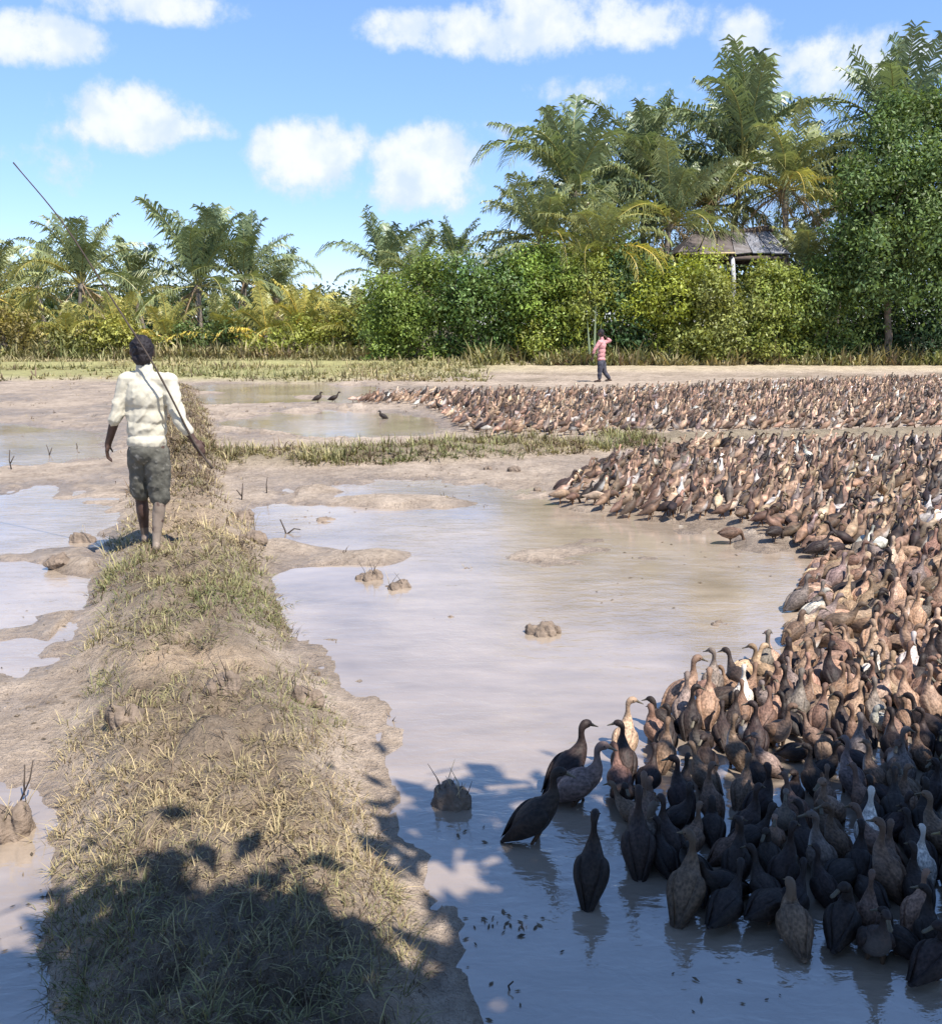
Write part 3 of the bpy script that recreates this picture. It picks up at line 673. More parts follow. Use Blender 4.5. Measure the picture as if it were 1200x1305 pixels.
leafy_plant('leafy_tree', 'big dark green leafy tree with a pale slender trunk past the hut', 'tree', b,
    [blob(*q) for q in ((1135, 220, 42, 1.9, 1.7), (1180, 175, 42.5, 2.2, 2.0), (1108, 275, 41.6, 1.5, 1.7), (1150, 280, 41.4, 2.4, 2.2), (1215, 240, 42, 2.4, 2.4), (1205, 140, 43, 1.6, 1.2),
      (1110, 345, 41.2, 1.6, 1.7), (1180, 360, 41.6, 2.0, 2.0), (1230, 330, 42, 2.2, 2.4), (1098, 240, 42.2, 1.1, 1.0), (1255, 200, 43, 2.4, 3.0), (1092, 205, 41.6, .7, .5), (1118, 168, 42, .8, .7), (1140, 140, 42.6, .9, .7), (1072, 300, 41.4, .8, .7), (1080, 340, 41.4, .8, .7), (1100, 235, 40.6, .9, .7), (1150, 220, 40.6, 1.0, .8), (1180, 290, 40, 1.0, .9), (1120, 305, 40.2, .8, .7), (1195, 210, 40.6, .9, .8))],
    1150, 0.19, (.105, .165, .055), 401, (0.17, 0, tuple(at(1128, 330, 42.0))), None, .5, .5, 'crown', .45)
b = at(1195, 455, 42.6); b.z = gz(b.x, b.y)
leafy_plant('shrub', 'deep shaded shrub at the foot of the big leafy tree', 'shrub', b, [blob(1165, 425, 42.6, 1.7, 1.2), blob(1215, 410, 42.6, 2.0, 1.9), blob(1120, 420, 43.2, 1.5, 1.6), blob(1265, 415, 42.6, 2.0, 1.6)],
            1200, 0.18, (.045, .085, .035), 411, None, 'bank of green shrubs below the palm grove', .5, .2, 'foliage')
# low growth in front of and between the left palms
LOW = [('yellow leafed bush under the bushy palm', 360, 49, (.21, .19, .05), [(352, 418, 30, 26), (385, 405, 26, 34), (330, 425, 26, 20)]),
       ('yellow green bush filling the gap between the palm row and the shrub bank', 415, 50, (.19, .17, .045), [(405, 412, 28, 34), (435, 405, 26, 36), (440, 432, 26, 18)]),
       ('dark olive bush beneath the tall upright palm', 262, 50, (.07, .085, .035), [(255, 412, 34, 26), (290, 405, 34, 34), (225, 420, 28, 18)]),
       ('golden bush showing just over the herder\'s head', 170, 49.5, (.23, .19, .055), [(170, 410, 30, 26), (140, 420, 28, 20), (200, 415, 30, 22)]),
       ('brownish low bush at the foot of the pole palm', 75, 49.5, (.15, .125, .05), [(60, 412, 36, 26), (95, 420, 32, 20)]),
       ('russet tinged bush under the yellowing half-seen palm', 10, 49, (.17, .115, .05), [(5, 405, 38, 32), (-30, 395, 40, 40), (30, 425, 26, 16)]),
       ('grey green bush at the outer foot of the slim dark palm', 462, 50, (.085, .10, .045), [(462, 405, 26, 32), (480, 425, 24, 20)])]
for i, (lab, bx, Y, c, bl) in enumerate(LOW):
    b = at(bx, 445, Y); b.z = gz(b.x, b.y)
    leafy_plant('low_bush', lab, 'bush', b, [(tuple(at(px, py, Y)), rx * Y * PXM, rx * Y * PXM * .8, rz * Y * PXM) for px, py, rx, rz in extra([(a_, b_ + 14, c_ * .85, d_ * .55) for a_, b_, c_, d_ in bl], i + 50, 6)],
                620, 0.20, (c[0] * 1.35, c[1] * 1.65, c[2] * 1.4), 450 + i, None, 'low bushes among the palm row', .6, .5, 'foliage', .5)
FARTR = [(150, 405, 75, 90, 26), (300, 405, 76, 90, 26), (420, 412, 78, 60, 20), (10, 402, 76, 90, 28), (405, 385, 88, 40, 22), (330, 378, 90, 50, 24), (445, 388, 92, 40, 22), (215, 375, 90, 60, 24), (90, 378, 92, 70, 24), (-40, 372, 90, 70, 30), (560, 372, 95, 70, 30), (700, 350, 70, 90, 50), (880, 340, 66, 110, 60), (1060, 335, 66, 110, 70), (1230, 300, 62, 100, 80)]
for i, (px, py, Y, rx, rz) in enumerate(FARTR):
    b = at(px, 430, Y); b.z = gz(b.x, b.y)
    where = ['dark thicket closing the view under the pole palm and its neighbour', 'dark thicket closing the view under the bushy palm', 'low dark thicket under the sky gap', 'dark thicket closing the view under the half-seen yellowing palm', 'hazy dark tree closing the sky gap beyond the palm row', 'dark tree behind the bushy palm', 'low dark tree behind the grey green bush', 'dark tree behind the golden bush', 'dark tree behind the pole palm',
             'dark tree behind the half-seen yellowing palm', 'dark tree behind the lone small palm', 'dark thicket tree behind the old hanging palm', 'dark thicket tree behind the hut and narrow palm', 'dark thicket tree behind the drooping palm', 'dark thicket tree behind the big leafy tree'][i]
    k = Y * PXM
    leafy_plant('background_tree', where, 'tree', b, [(tuple(at(px - rx * .45, py + 6, Y)), rx * .6 * k, rx * .4 * k, rz * k), (tuple(at(px + rx * .45, py + 4, Y)), rx * .6 * k, rx * .4 * k, rz * .9 * k), (tuple(at(px, py + rz * .6, Y)), rx * .9 * k, rx * .4 * k, rz * k * .9)],
                260, 0.42, (.055, .085, .035), 500 + i, (0.22, 0, tuple(at(px, py + rz * .7, Y))), 'trees beyond the palms', .6, .3)
# pale upright leaves standing out of the shrubs above the distant man
pr = empty('strap_leaf_plant', at(757, 440, 41.3)); pr.location.z = gz(pr.location.x, pr.location.y)
tag(pr, 'plant with a few long pale strap leaves behind the distant walking man', 'plant')
for (px, py, lean) in ((748, 408, -.10), (759, 386, .02), (766, 412, .08)):
    tip = at(px, py, 41.2) - pr.location; bs = Vector((tip.x * .4, 0, 0)); V = []; F = []
    for k in range(7):
        t = k / 6; p = bs.lerp(tip, t); w = 0.05 * math.sin(math.pi * min(.97, .25 + .75 * t)); V += [p + Vector((-w, 0, 0)), p + Vector((0, -.04, 0)), p + Vector((w, 0, 0))]
        if k: o = k * 3; F += [(o - 3, o - 2, o + 1, o), (o - 2, o - 1, o + 2, o + 1)]
    me = pymesh('leaf', V, F, M['leaf']); a = me.color_attributes.new('Col', 'FLOAT_COLOR', 'POINT'); a.data.foreach_set('color', np.tile([.30, .36, .22, 1], len(V)).astype(np.float32))
    link('leaf', me, pr)

# ------------------------------------------------------------------ shade trees behind the viewpoint
def shade_tree(label, trunk, feet, seed, dy, per, size):
    """feet: ground footprints (x, y, r) of the shade, hung at a height along the sun's direction"""
    rnd = random.Random(seed); blobs = []
    for (x, y, r, h) in feet:
        h *= .70
        c = Vector((x, y + dy, 0)) + SUN * (h / SUN.z); blobs.append((tuple(c), r, r, r * .55))
    f = Vector((trunk[0], trunk[1], 2.6))
    b = Vector((trunk[0], trunk[1], gz(*trunk[:2])))
    leafy_plant('shade_tree', label, 'tree', b, blobs, per, size, (.06, .10, .035), seed, (0.2, 0, tuple(f)), 'shade trees over the near water', .9, .3, tight=.55)
shade_tree('leafy tree standing behind the viewpoint, shading the near ducks', (4.6, -2.6),
    [(1.15, 3.25, .72, 5.0), (1.9, 3.2, .85, 5.4), (2.8, 3.2, .9, 5.2), (0.5, 3.35, .40, 4.9), (1.0, 2.3, .8, 5.6), (2.0, 2.1, .95, 5.8), (3.0, 2.2, 1.0, 5.5), (0.4, 1.85, .5, 5.2), (1.2, 1.2, .9, 6.0), (2.6, 1.0, 1.1, 6.0), (-.02, 3.62, .20, 5.0), (3.7, 3.2, 1.0, 5.3), (.42, 2.7, .38, 5.1), (.75, 3.0, .5, 5.3), (.85, 1.75, .6, 5.3), (1.4, 1.75, .8, 5.2), (2.3, 1.6, .8, 5.2), (.3, 2.25, .45, 5.5), (2.0, 3.0, .8, 5.9), (1.35, 2.75, .7, 5.8), (.7, 2.5, .6, 5.9), (1.6, 2.7, .8, 5.0), (2.4, 2.7, .8, 5.2), (.2, .2, 1.2, 6.5), (1.6, -.4, 1.3, 6.8), (3.2, -.2, 1.3, 6.6), (4.4, 1.6, 1.2, 6.0), (0.6, -1.6, 1.3, 6.6), (2.4, -1.8, 1.4, 6.8)], 601, -.26, 3200, .24)
shade_tree('leafy tree standing behind the viewpoint, shading the near footpath', (1.6, -2.9),
    [(-1.02, 2.72, .20, 4.4), (-.95, 2.5, .27, 4.4), (-.68, 2.62, .22, 4.5), (-.42, 2.42, .27, 4.6), (-.85, 2.12, .48, 4.8), (-.35, 2.0, .45, 4.8), (-.6, 1.4, .7, 5.2), (0.1, 1.1, .6, 5.3), (-1.75, 2.0, .26, 4.8), (-1.7, 1.4, .5, 5.0), (-.5, .5, .8, 5.4), (-1.5, 2.3, .16, 4.6), (-1.6, .3, 1.1, 6.2), (-2.6, 1.0, .9, 6.0), (-.8, -.9, 1.2, 6.4), (-2.4, -.6, 1.2, 6.2)], 602, -.16, 4600, .20)

# ------------------------------------------------------------------ hut
def sheet_mat():
    m = NT('roof_sheet'); c = m.coord('Object'); oi = m.nt.nodes.new('ShaderNodeObjectInfo'); n = m.noise(c, 3.0, 6, .65); n2 = m.noise(c, 18.0, 4)
    col = m.mix(m.mix(oi.outputs['Color'], (0.5, 0.45, 0.42, 1), 1.0, 'MULTIPLY'), oi.outputs['Color'], m.rng(m.math('ADD', n, m.math('MULTIPLY', n2, .4)), .5, .9, 0, 1))
    return m.done(m.pbr(col, 0.8, m.bump(n2, .5, .02), spec=.3))
M['sheet'] = sheet_mat()
M['timber'] = simple_mat('timber', (0.10, 0.075, 0.06), 0.85, .3, 6.0)
M['pale_post'] = simple_mat('pale_post', (0.42, 0.42, 0.42), 0.8, .25, 6.0)
def hut():
    Y = 43.4; root = empty('raised_hut', (at(933, 400, Y).x, Y + 1.2, 0)); root.location.z = gz(root.location.x, root.location.y); o = root.location
    tag(root, 'weathered open hut with sagging brown and grey roof on posts in the shrubs', 'hut')
    eL, eR = at(866, 322, Y), at(1006, 324, Y); rL, rR = at(884, 299, Y + 1.9), at(976, 294, Y + 1.9)
    rnd = random.Random(5); k = 6
    roof = link('roof', pymesh('roof', *join_vf([tube([eL.lerp(eR, t) - o + Vector((0, .1, -.1)), rL.lerp(rR, t) - o + Vector((0, 0, -.1))], [.05, .05], 6) for t in (.02, .3, .6, .98)]), M['timber']), root)
    def quad_sheet(name, a, b, c, d, col, par=None, th=.05):
        P = [a, b, c, d]; n = (b - a).cross(d - a).normalized() * th; V = [p - o for p in P] + [p - o + n for p in P]
        F = [(0, 3, 2, 1), (4, 5, 6, 7), (0, 1, 5, 4), (1, 2, 6, 5), (2, 3, 7, 6), (3, 0, 4, 7)]
        s = link(name, pymesh(name, V, F, M['sheet'], False), par or roof); s.color = (*col, 1); return s
    for i in range(k):   # front slope, sheet by sheet
        t0, t1 = i / k, (i + 1) / k - .012; j = lambda: Vector((0, rnd.uniform(-.05, .05), rnd.uniform(-.09, .05)))
        col = (.15, .125, .115) if i < 3 else (.19, .175, .17) if i == 3 else (.28, .29, .325)
        q = rnd.uniform(.85, 1.15)
        quad_sheet('roof_sheet', eL.lerp(eR, t0) + j(), eL.lerp(eR, t1) + j(), rL.lerp(rR, t1) + j() * .4, rL.lerp(rR, t0) + j() * .4, tuple(v * q for v in col))
    bL, bR = eL + Vector((0, 3.8, 0)), eR + Vector((0, 3.8, 0))
    for i in range(k):
        t0, t1 = i / k, (i + 1) / k - .012
        quad_sheet('roof_sheet', bR.lerp(bL, t0), bR.lerp(bL, t1), rR.lerp(rL, t1), rR.lerp(rL, t0), (.2, .17, .15))
    quad_sheet('gable_sheet', eR + Vector((.02, .05, 0)), bR, rR + Vector((.05, .05, 0)), rR + Vector((.05, -.05, 0)), (.30, .31, .34))
    quad_sheet('gable_sheet', bL, eL + Vector((-.02, .05, 0)), rL + Vector((-.05, -.05, 0)), rL + Vector((-.05, .05, 0)), (.2, .17, .15))
    link('ridge_cap', pymesh('ridge_cap', *tube([rL - o + Vector((0, 0, .05)), (rL + rR) / 2 - o + Vector((0, 0, -.02)), rR - o + Vector((0, 0, .1)), rR - o + Vector((.35, 0, .0))], [.10, .12, .17, .08], 7), M['timber']), roof)
    link('eave_beam', pymesh('eave_beam', *tube([eL - o + Vector((.1, .12, -.14)), (eL + eR) / 2 - o + Vector((0, .12, -.2)), eR - o + Vector((-.1, .12, -.13))], [.11] * 3, 6), M['timber']), root)
    link('eave_beam', pymesh('eave_beam', *tube([bL - o + Vector((.1, -.12, -.14)), bR - o + Vector((-.1, -.12, -.14))], [.1] * 2, 6), M['timber']), root)
    link('eave_lath', pymesh('eave_lath', *tube([eL - o + Vector((.15, -.05, -.05)), eL.lerp(eR, .5) - o + Vector((0, -.06, .02))], [.05] * 2, 6), M['stalk']), root)
    for px, dy, mt, r in ((884, .15, 'timber', .10), (1000, .15, 'timber', .13), (1006, 3.6, 'timber', .1), (872, 3.6, 'timber', .1), (915, .15, 'timber', .07)):
        x = at(px, 330, Y + dy).x - o.x; y = Y + dy - o.y
        link('post', pymesh('post', *tube([(x, y, -.1), (x + .03, y, 2.4), (x, y, eL.z - .25 - o.z)], [r, r * .9, r * .9], 8), M[mt]), root)
    x = at(936, 330, Y - .1).x - o.x; y = Y - .1 - o.y
    pp = link('post', pymesh('post', *tube([(x + .05, y, -.1), (x + .03, y, 1.8), (x, y, 3.6), (x - .05, y + .2, eL.z - .2 - o.z)], [.13, .12, .11, .09], 9), M['pale_post']), root); pp['label'] = 'pale whitewashed front post'
    dk = [at(875, 392, Y + .4), at(1002, 392, Y + .4)]
    deck = link('deck', pymesh('deck', *join_vf([tube([dk[0] - o + Vector((0, d_, -.08)), dk[1] - o + Vector((0, d_, -.08))], [.06, .06], 6) for d_ in (.3, 2.6)]), M['timber']), root)
    for i in range(8):
        a = dk[0].lerp(dk[1], i / 8); b_ = dk[0].lerp(dk[1], (i + 1) / 8 - .01); V = []
        for p in (a, b_):
            for dy in (0, 3.0):
                for dz in (0, .06): V.append(Vector((p.x, p.y + dy, p.z + dz)) - o)
        link('deck_plank', pymesh('deck_plank', V, [(0, 1, 3, 2), (4, 6, 7, 5), (0, 4, 5, 1), (2, 3, 7, 6), (1, 5, 7, 3), (0, 2, 6, 4)], M['timber'], False), deck)
hut()

# ------------------------------------------------------------------ ducks
def catmull(P, sub):
    P = np.asarray(P, float)
    if sub <= 1: return P
    Q = np.concatenate([[2 * P[0] - P[1]], P, [2 * P[-1] - P[-2]]]); out = []
    for i in range(1, len(Q) - 2):
        p0, p1, p2, p3 = Q[i - 1], Q[i], Q[i + 1], Q[i + 2]
        for k in range(sub):
            t = k / sub; out.append(0.5 * (2 * p1 + (p2 - p0) * t + (2 * p0 - 5 * p1 + 4 * p2 - p3) * t * t + (3 * p1 - p0 - 3 * p2 + p3) * t ** 3))
    out.append(Q[-2]); return np.array(out)
BODY = [(-.222, .010, .005, .020), (-.178, .036, .014, .010), (-.125, .058, .043, .0), (-.065, .079, .071, .0), (-.005, .087, .082, -.002), (.050, .078, .077, 0), (.095, .057, .060, .0)]
NECKS = {
    'up':     [(.026, .048, .037), (.030, .092, .021), (.027, .135, .0170), (.033, .163, .021), (.054, .180, .0255), (.081, .177, .021), (.094, .171, .011)],
    'tall':   [(.022, .052, .037), (.020, .105, .020), (.014, .155, .0165), (.020, .188, .021), (.040, .206, .0255), (.067, .204, .021), (.080, .198, .011)],
    'walk':   [(.036, .036, .037), (.062, .074, .022), (.078, .112, .0175), (.092, .138, .021), (.115, .152, .0255), (.142, .147, .021), (.155, .140, .011)],
    'short':  [(.016, .034, .041), (.012, .064, .031), (.012, .088, .027), (.022, .108, .028), (.044, .122, .029), (.071, .118, .021), (.084, .112, .011)],
    'feed':   [(.048, -.004, .040), (.088, -.040, .024), (.110, -.082, .019), (.122, -.112, .022), (.140, -.137, .0255), (.158, -.158, .020), (.166, -.169, .011)]}
POSES = [  # name, pitch, hip height, neck, head turn, stride, phrase
    ('up', 42, .200, 'up', 0, .03, 'neck raised'), ('tall', 54, .212, 'tall', 0, .02, 'neck outstretched'),
    ('walk', 24, .185, 'walk', 0, .05, 'striding'), ('short', 30, .185, 'short', 0, .015, 'neck drawn in'),
    ('feed', 4, .178, 'feed', 0, .03, 'head dipped'), ('turn_l', 44, .202, 'up', 55, .02, 'head turned'),
    ('turn_r', 48, .206, 'tall', -60, .02, 'head twisted back'), ('walk_up', 32, .19, 'up', 8, .045, 'stepping'),
    ('preen', 24, .185, 'short', 148, .015, 'preening'), ('stoop', 14, .180, 'walk', 20, .04, 'stooping')]
def duck_geo(pose, sub, seg):
    nm, pit, hz, nk, turn, stride, _ = pose; p = R(pit); a = np.array([math.cos(p), math.sin(p)]); nv = np.array([-a[1], a[0]]); hip = np.array([0, hz])
    C = []; 
    for s, lat, ver, up in BODY: c = hip + a * s + nv * up; C.append((c[0], c[1], lat, ver, 0.0))
    B = hip + a * .095
    for j, (dx, dz, r) in enumerate(NECKS[nk]): C.append((B[0] + dx, B[1] + dz, r, r * 1.06, (0, .5, 1, 1, 1, 1, 1)[j]))
    C = np.array(C); S = catmull(C, sub); n = len(S); S[:, 2:4] = np.maximum(S[:, 2:4], .004)
    T = np.gradient(S[:, :2], axis=0); T /= np.linalg.norm(T, axis=1)[:, None] + 1e-9
    th = np.arange(seg) / seg * 2 * np.pi
    V = np.zeros((n, seg, 3)); K = np.zeros((n, seg, 3))
    idx = np.arange(n) / (n - 1) * (len(C) - 1)
    for i in range(n):
        nn = np.array([-T[i, 1], T[i, 0]])
        ct, st = np.cos(th), np.sin(th)
        V[i, :, 0] = S[i, 0] + nn[0] * st * S[i, 3]; V[i, :, 2] = S[i, 1] + nn[1] * st * S[i, 3]; V[i, :, 1] = ct * S[i, 2]
        K[i, :, 0] = S[i, 4]
        br = np.exp(-((idx[i] - 6.0) / 1.3) ** 2) * np.clip(.35 - st, 0, 1) + np.clip(-st - .2, 0, 1) * np.exp(-((idx[i] - 4.0) / 2.0) ** 2)
        K[i, :, 1] = np.clip(br, 0, 1); K[i, :, 2] = np.clip(1.6 - idx[i], 0, 1) * .8
    def turned(P, w):
        ax = np.array([S[int((n - 1) * 9 / 13), 0], 0.0]); ang = R(turn) * w; c, s = np.cos(ang), np.sin(ang)
        x = P[..., 0] - ax[0]; y = P[..., 1]; Q = P.copy(); Q[..., 0] = ax[0] + x * c - y * s; Q[..., 1] = x * s + y * c; return Q
    w = np.clip((idx - 8.0) / 2.0, 0, 1)[:, None] * np.ones((1, seg))
    V = turned(V, w)
    F = [(i * seg + k, i * seg + (k + 1) % seg, (i + 1) * seg + (k + 1) % seg, (i + 1) * seg + k) for i in range(n - 1) for k in range(seg)]
    F.append(tuple(range(seg))[::-1]); F.append(tuple((n - 1) * seg + k for k in range(seg)))
    body = (V.reshape(-1, 3), F, K.reshape(-1, 3))
    h2, h3, h1 = C[-2, :2], C[-1, :2], C[-3, :2]; d = (h3 - h2) / np.linalg.norm(h3 - h2); un = np.array([-d[1], d[0]])
    bs = 8 if sub > 1 else 4; bv = []; 
    for t, wl, hh, dz in ((-.012, .012, .014, 0), (.012, .0125, .0105, -.001), (.030, .0125, .0065, -.003), (.048, .0155, .0045, -.003), (.062, .0085, .003, -.004)):
        c = h3 + d * t + un * dz
        for k in range(bs):
            t_ = 2 * math.pi * (k + .5) / bs; bv.append((c[0] + un[0] * math.sin(t_) * hh, math.cos(t_) * wl, c[1] + un[1] * math.sin(t_) * hh))
    bf = [(i * bs + k, i * bs + (k + 1) % bs, (i + 1) * bs + (k + 1) % bs, (i + 1) * bs + k) for i in range(4) for k in range(bs)] + [tuple(4 * bs + k for k in range(bs))]
    bill = (turned(np.array(bv), 1.0), bf)
    eyes = []
    for s in (-1, 1):
        e = h1 + np.array([.008, .005]); eyes.append(turned(np.array([[e[0], s * .0265, e[1]]]), 1.0)[0])
    wings = []
    for s in (-1, 1):
        W = []
        for q, off, tk, hh, up in ((.078, .055, .006, .012, .012), (.060, .064, .020, .040, .012), (.015, .073, .024, .055, .014), (-.045, .069, .023, .055, .018), (-.105, .052, .018, .042, .024), (-.160, .034, .011, .022, .028), (-.205, .020, .004, .006, .028)):
            c = hip + a * q + nv * up; W.append((c[0], s * off, c[1], tk, hh))
        W = catmull(W, 2); ws = 8; wv = []
        for (cx, cy, cz, tk, hh) in W:
            for k in range(ws):
                t_ = 2 * math.pi * k / ws; wv.append((cx + nv[0] * math.sin(t_) * hh, cy + math.cos(t_) * tk + s * -.012 * math.sin(t_), cz + nv[1] * math.sin(t_) * hh))
        wf = [(i * ws + k, i * ws + (k + 1) % ws, (i + 1) * ws + (k + 1) % ws, (i + 1) * ws + k) for i in range(len(W) - 1) for k in range(ws)]
        wk = np.zeros((len(W), ws, 3)); wi = np.linspace(0, 1, len(W))[:, None]; wk[..., 2] = smooth(wi, .55, .95) * .9; wk[..., 1] = (np.sin(2 * np.pi * np.arange(ws) / ws)[None, :] < -.6) * .8 * (1 - wi)
        wings.append((np.array(wv), wf, wk.reshape(-1, 3)))
    legs = []
    for s in (-1, 1):
        hx = hip + a * -.01 + nv * -.05; fx = s * stride
        pts = [(hx[0], s * .036, hx[1]), (hx[0] - .008 + fx * .4, s * .037, .10), (fx + .002, s * .036, .05), (fx, s * .036, .012)]
        v, f = tube(pts, [.022, .013, .007, .006], 5 if sub == 1 else 7, False)
        z = .004; o = 0
        fv = [Vector(q) for q in ((fx - .012, s * .036, z + .010), (fx - .008, s * .036 - .008, z), (fx - .008, s * .036 + .008, z), (fx + .058, s * .036 - .030, z), (fx + .068, s * .036, z), (fx + .058, s * .036 + .030, z))]
        ff = [(o, o + 3, o + 4), (o, o + 4, o + 5), (o, o + 1, o + 3), (o, o + 5, o + 2), (o + 1, o + 2, o + 5, o + 4), (o + 1, o + 4, o + 3)]
        legs.append((v, f, fv, ff))
    return body, bill, wings, legs, eyes
def colored(name, V, F, K, mat):
    me = pymesh(name, V, F, mat); at_ = me.color_attributes.new('Col', 'FLOAT_COLOR', 'POINT')
    at_.data.foreach_set('color', np.concatenate([K, np.ones((len(K), 1))], 1).astype(np.float32).ravel()); return me
eye_me = bpy.data.meshes.new('eye'); _b = bmesh.new(); bmesh.ops.create_icosphere(_b, subdivisions=1, radius=.0045); _b.to_mesh(eye_me); _b.free(); eye_me.materials.append(M['eye'])
DK = []
for ps in POSES:
    body, bill, wings, legs, eyes = duck_geo(ps, 3, 14)
    wm = [colored('wing', v, f, k_, M['plumage']) for v, f, k_ in wings]
    DK.append(dict(body=colored('body', *body, M['plumage']), bill=pymesh('bill', *bill, M['bill']), wing=wm, leg=[pymesh('leg', l[0], l[1], M['leg']) for l in legs], foot=[pymesh('webbed_foot', l[2], l[3], M['leg']) for l in legs], eyes=eyes))
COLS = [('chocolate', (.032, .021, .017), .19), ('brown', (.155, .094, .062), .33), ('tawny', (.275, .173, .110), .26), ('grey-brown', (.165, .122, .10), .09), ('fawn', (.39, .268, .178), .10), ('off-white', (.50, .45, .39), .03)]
def facing(a):
    a = math.degrees(a) % 360
    return 'palms' if 45 <= a < 135 else 'footpath' if 135 <= a < 225 else 'shade trees' if 225 <= a < 315 else 'away from footpath'
def add_duck(x, y, rz, pose, color, bib, scale, label, full):
    z = max(gz(x, y), -.045); g = DK[pose]; root = empty('duck', (x, y, z), rz); root.scale = (scale,) * 3
    tag(root, label, 'duck', 'flock of ducks in the flooded field')
    c4 = (*color, bib)
    b = link('body', g['body'], root); b.color = c4
    dk = tuple(v * .8 for v in color)
    for w in g['wing']: q = link('wing', w, root); q.color = (*dk, 0)
    link('bill', g['bill'], root)
    for l, ft in zip(g['leg'], g['foot']):
        lo = link('leg', l, root)
        if full: link('webbed_foot', ft, lo)
    if full:
        for e in g['eyes']: link('eye', eye_me, root, tuple(e))
    return root
def flock():
    rd = random.Random(11)
    def jit(c):
        q = rd.uniform(.75, 1.25); return tuple(min(.8, v * q * rd.uniform(.94, 1.06)) for v in c)
    special = [  # foot px, py, heading deg, pose, colour index, bib, scale, label
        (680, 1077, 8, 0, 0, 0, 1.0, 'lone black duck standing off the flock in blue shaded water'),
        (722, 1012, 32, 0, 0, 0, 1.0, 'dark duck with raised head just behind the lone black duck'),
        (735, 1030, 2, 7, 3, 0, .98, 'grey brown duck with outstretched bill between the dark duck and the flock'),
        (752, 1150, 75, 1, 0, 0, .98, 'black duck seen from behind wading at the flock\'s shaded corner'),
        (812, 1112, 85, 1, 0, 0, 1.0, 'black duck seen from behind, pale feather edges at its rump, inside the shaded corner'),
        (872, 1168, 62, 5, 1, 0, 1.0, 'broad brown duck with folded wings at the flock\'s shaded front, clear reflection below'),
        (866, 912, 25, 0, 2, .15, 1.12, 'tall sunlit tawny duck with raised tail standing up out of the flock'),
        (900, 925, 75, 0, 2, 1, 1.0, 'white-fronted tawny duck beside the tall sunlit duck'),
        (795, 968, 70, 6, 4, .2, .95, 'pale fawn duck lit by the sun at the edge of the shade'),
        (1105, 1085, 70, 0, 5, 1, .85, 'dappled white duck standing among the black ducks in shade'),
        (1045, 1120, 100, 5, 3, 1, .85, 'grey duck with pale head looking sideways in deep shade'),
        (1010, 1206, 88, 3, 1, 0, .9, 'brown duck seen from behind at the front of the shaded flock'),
        (718, 636, 28, 2, 0, 0, 1.0, 'dark duck leading the point of the flock onto pale mud'),
        (405, 517, 20, 3, 0, 0, 1.0, 'outermost lone dark duck in the far strip of water'),
        (425, 514, 10, 2, 0, 0, 1.0, 'dark duck stooping in the far strip of water near the outermost one'),
        (488, 535, 170, 3, 0, 0, .8, 'small dark bird standing alone in the bright far puddle'),
        (930, 696, 20, 4, 1, 0, 1.0, 'brown duck dabbling apart from the flock in shallow mud'),
        (985, 700, 40, 4, 0, 0, .9, 'dark duck dabbling low just off the flock\'s rim'),
    ]
    taken = []
    for (px, py, hd, ps, ci, bib, sc, lab) in special:
        p = gp(px, py, -.02); taken.append((p.x, p.y))
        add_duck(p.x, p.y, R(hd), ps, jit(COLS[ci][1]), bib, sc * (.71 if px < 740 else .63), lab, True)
    G1 = pix_poly([(712, 642), (748, 612), (800, 590), (900, 574), (1500, 566), (1620, 760), (1560, 1235), (1300, 1262), (1180, 1236), (1080, 1212), (1000, 1192), (930, 1175), (885, 1150), (845, 1110), (790, 1060), (785, 1010), (800, 965), (840, 925), (885, 905), (935, 872), (1010, 848), (1022, 770), (1050, 715), (1000, 690), (930, 668), (800, 662)])
    G2 = pix_poly([(448, 516), (480, 509), (560, 505), (700, 505), (860, 499), (1000, 492), (1200, 486), (1500, 484), (1560, 552), (1000, 553), (800, 556), (640, 559), (592, 552), (560, 528), (520, 518)])
    pts = list(taken); cell = {}
    def key(x, y): return (int(math.floor(x / .3)), int(math.floor(y / .3)))
    for i, p in enumerate(pts): cell.setdefault(key(*p), []).append(p)
    def ok(x, y, r):
        a, b = key(x, y)
        for i in (-1, 0, 1):
            for j in (-1, 0, 1):
                for q in cell.get((a + i, b + j), ()):
                    if (q[0] - x) ** 2 + (q[1] - y) ** 2 < r * r: return False
        return True
    out = []
    rr = np.random.RandomState(23)
    for gi, (G, tries) in enumerate(((G1, 170000), (G2, 200000))):
        A = np.asarray(G); lo, hi = A.min(0), A.max(0)
        Q = lo + (hi - lo) * rr.rand(tries, 2); sd = poly_sd(Q[:, 0], Q[:, 1], G)
        edge = .10 * np.minimum(1, Q[:, 1] / 6) * (rr.rand(tries) ** 2) * 6
        keep = sd < np.where(gi == 0, 0.04 - edge * .3, -edge * .6)
        thin = fbm(Q[:, 0] * .8, Q[:, 1] * .8, 2, 33)
        for (x, y), k, d, tn in zip(Q, keep, sd, thin):
            if not k: continue
            r = (.091 if y < 5 else .120 if y < 9 else .150 if y < 15 else .185) * (1.0 + .55 * max(0, tn - .62) * 3)
            if ok(x, y, r): cell.setdefault(key(x, y), []).append((x, y)); out.append((x, y, d, gi))
    # describe each
    cum = np.cumsum([c[2] for c in COLS]); D = []
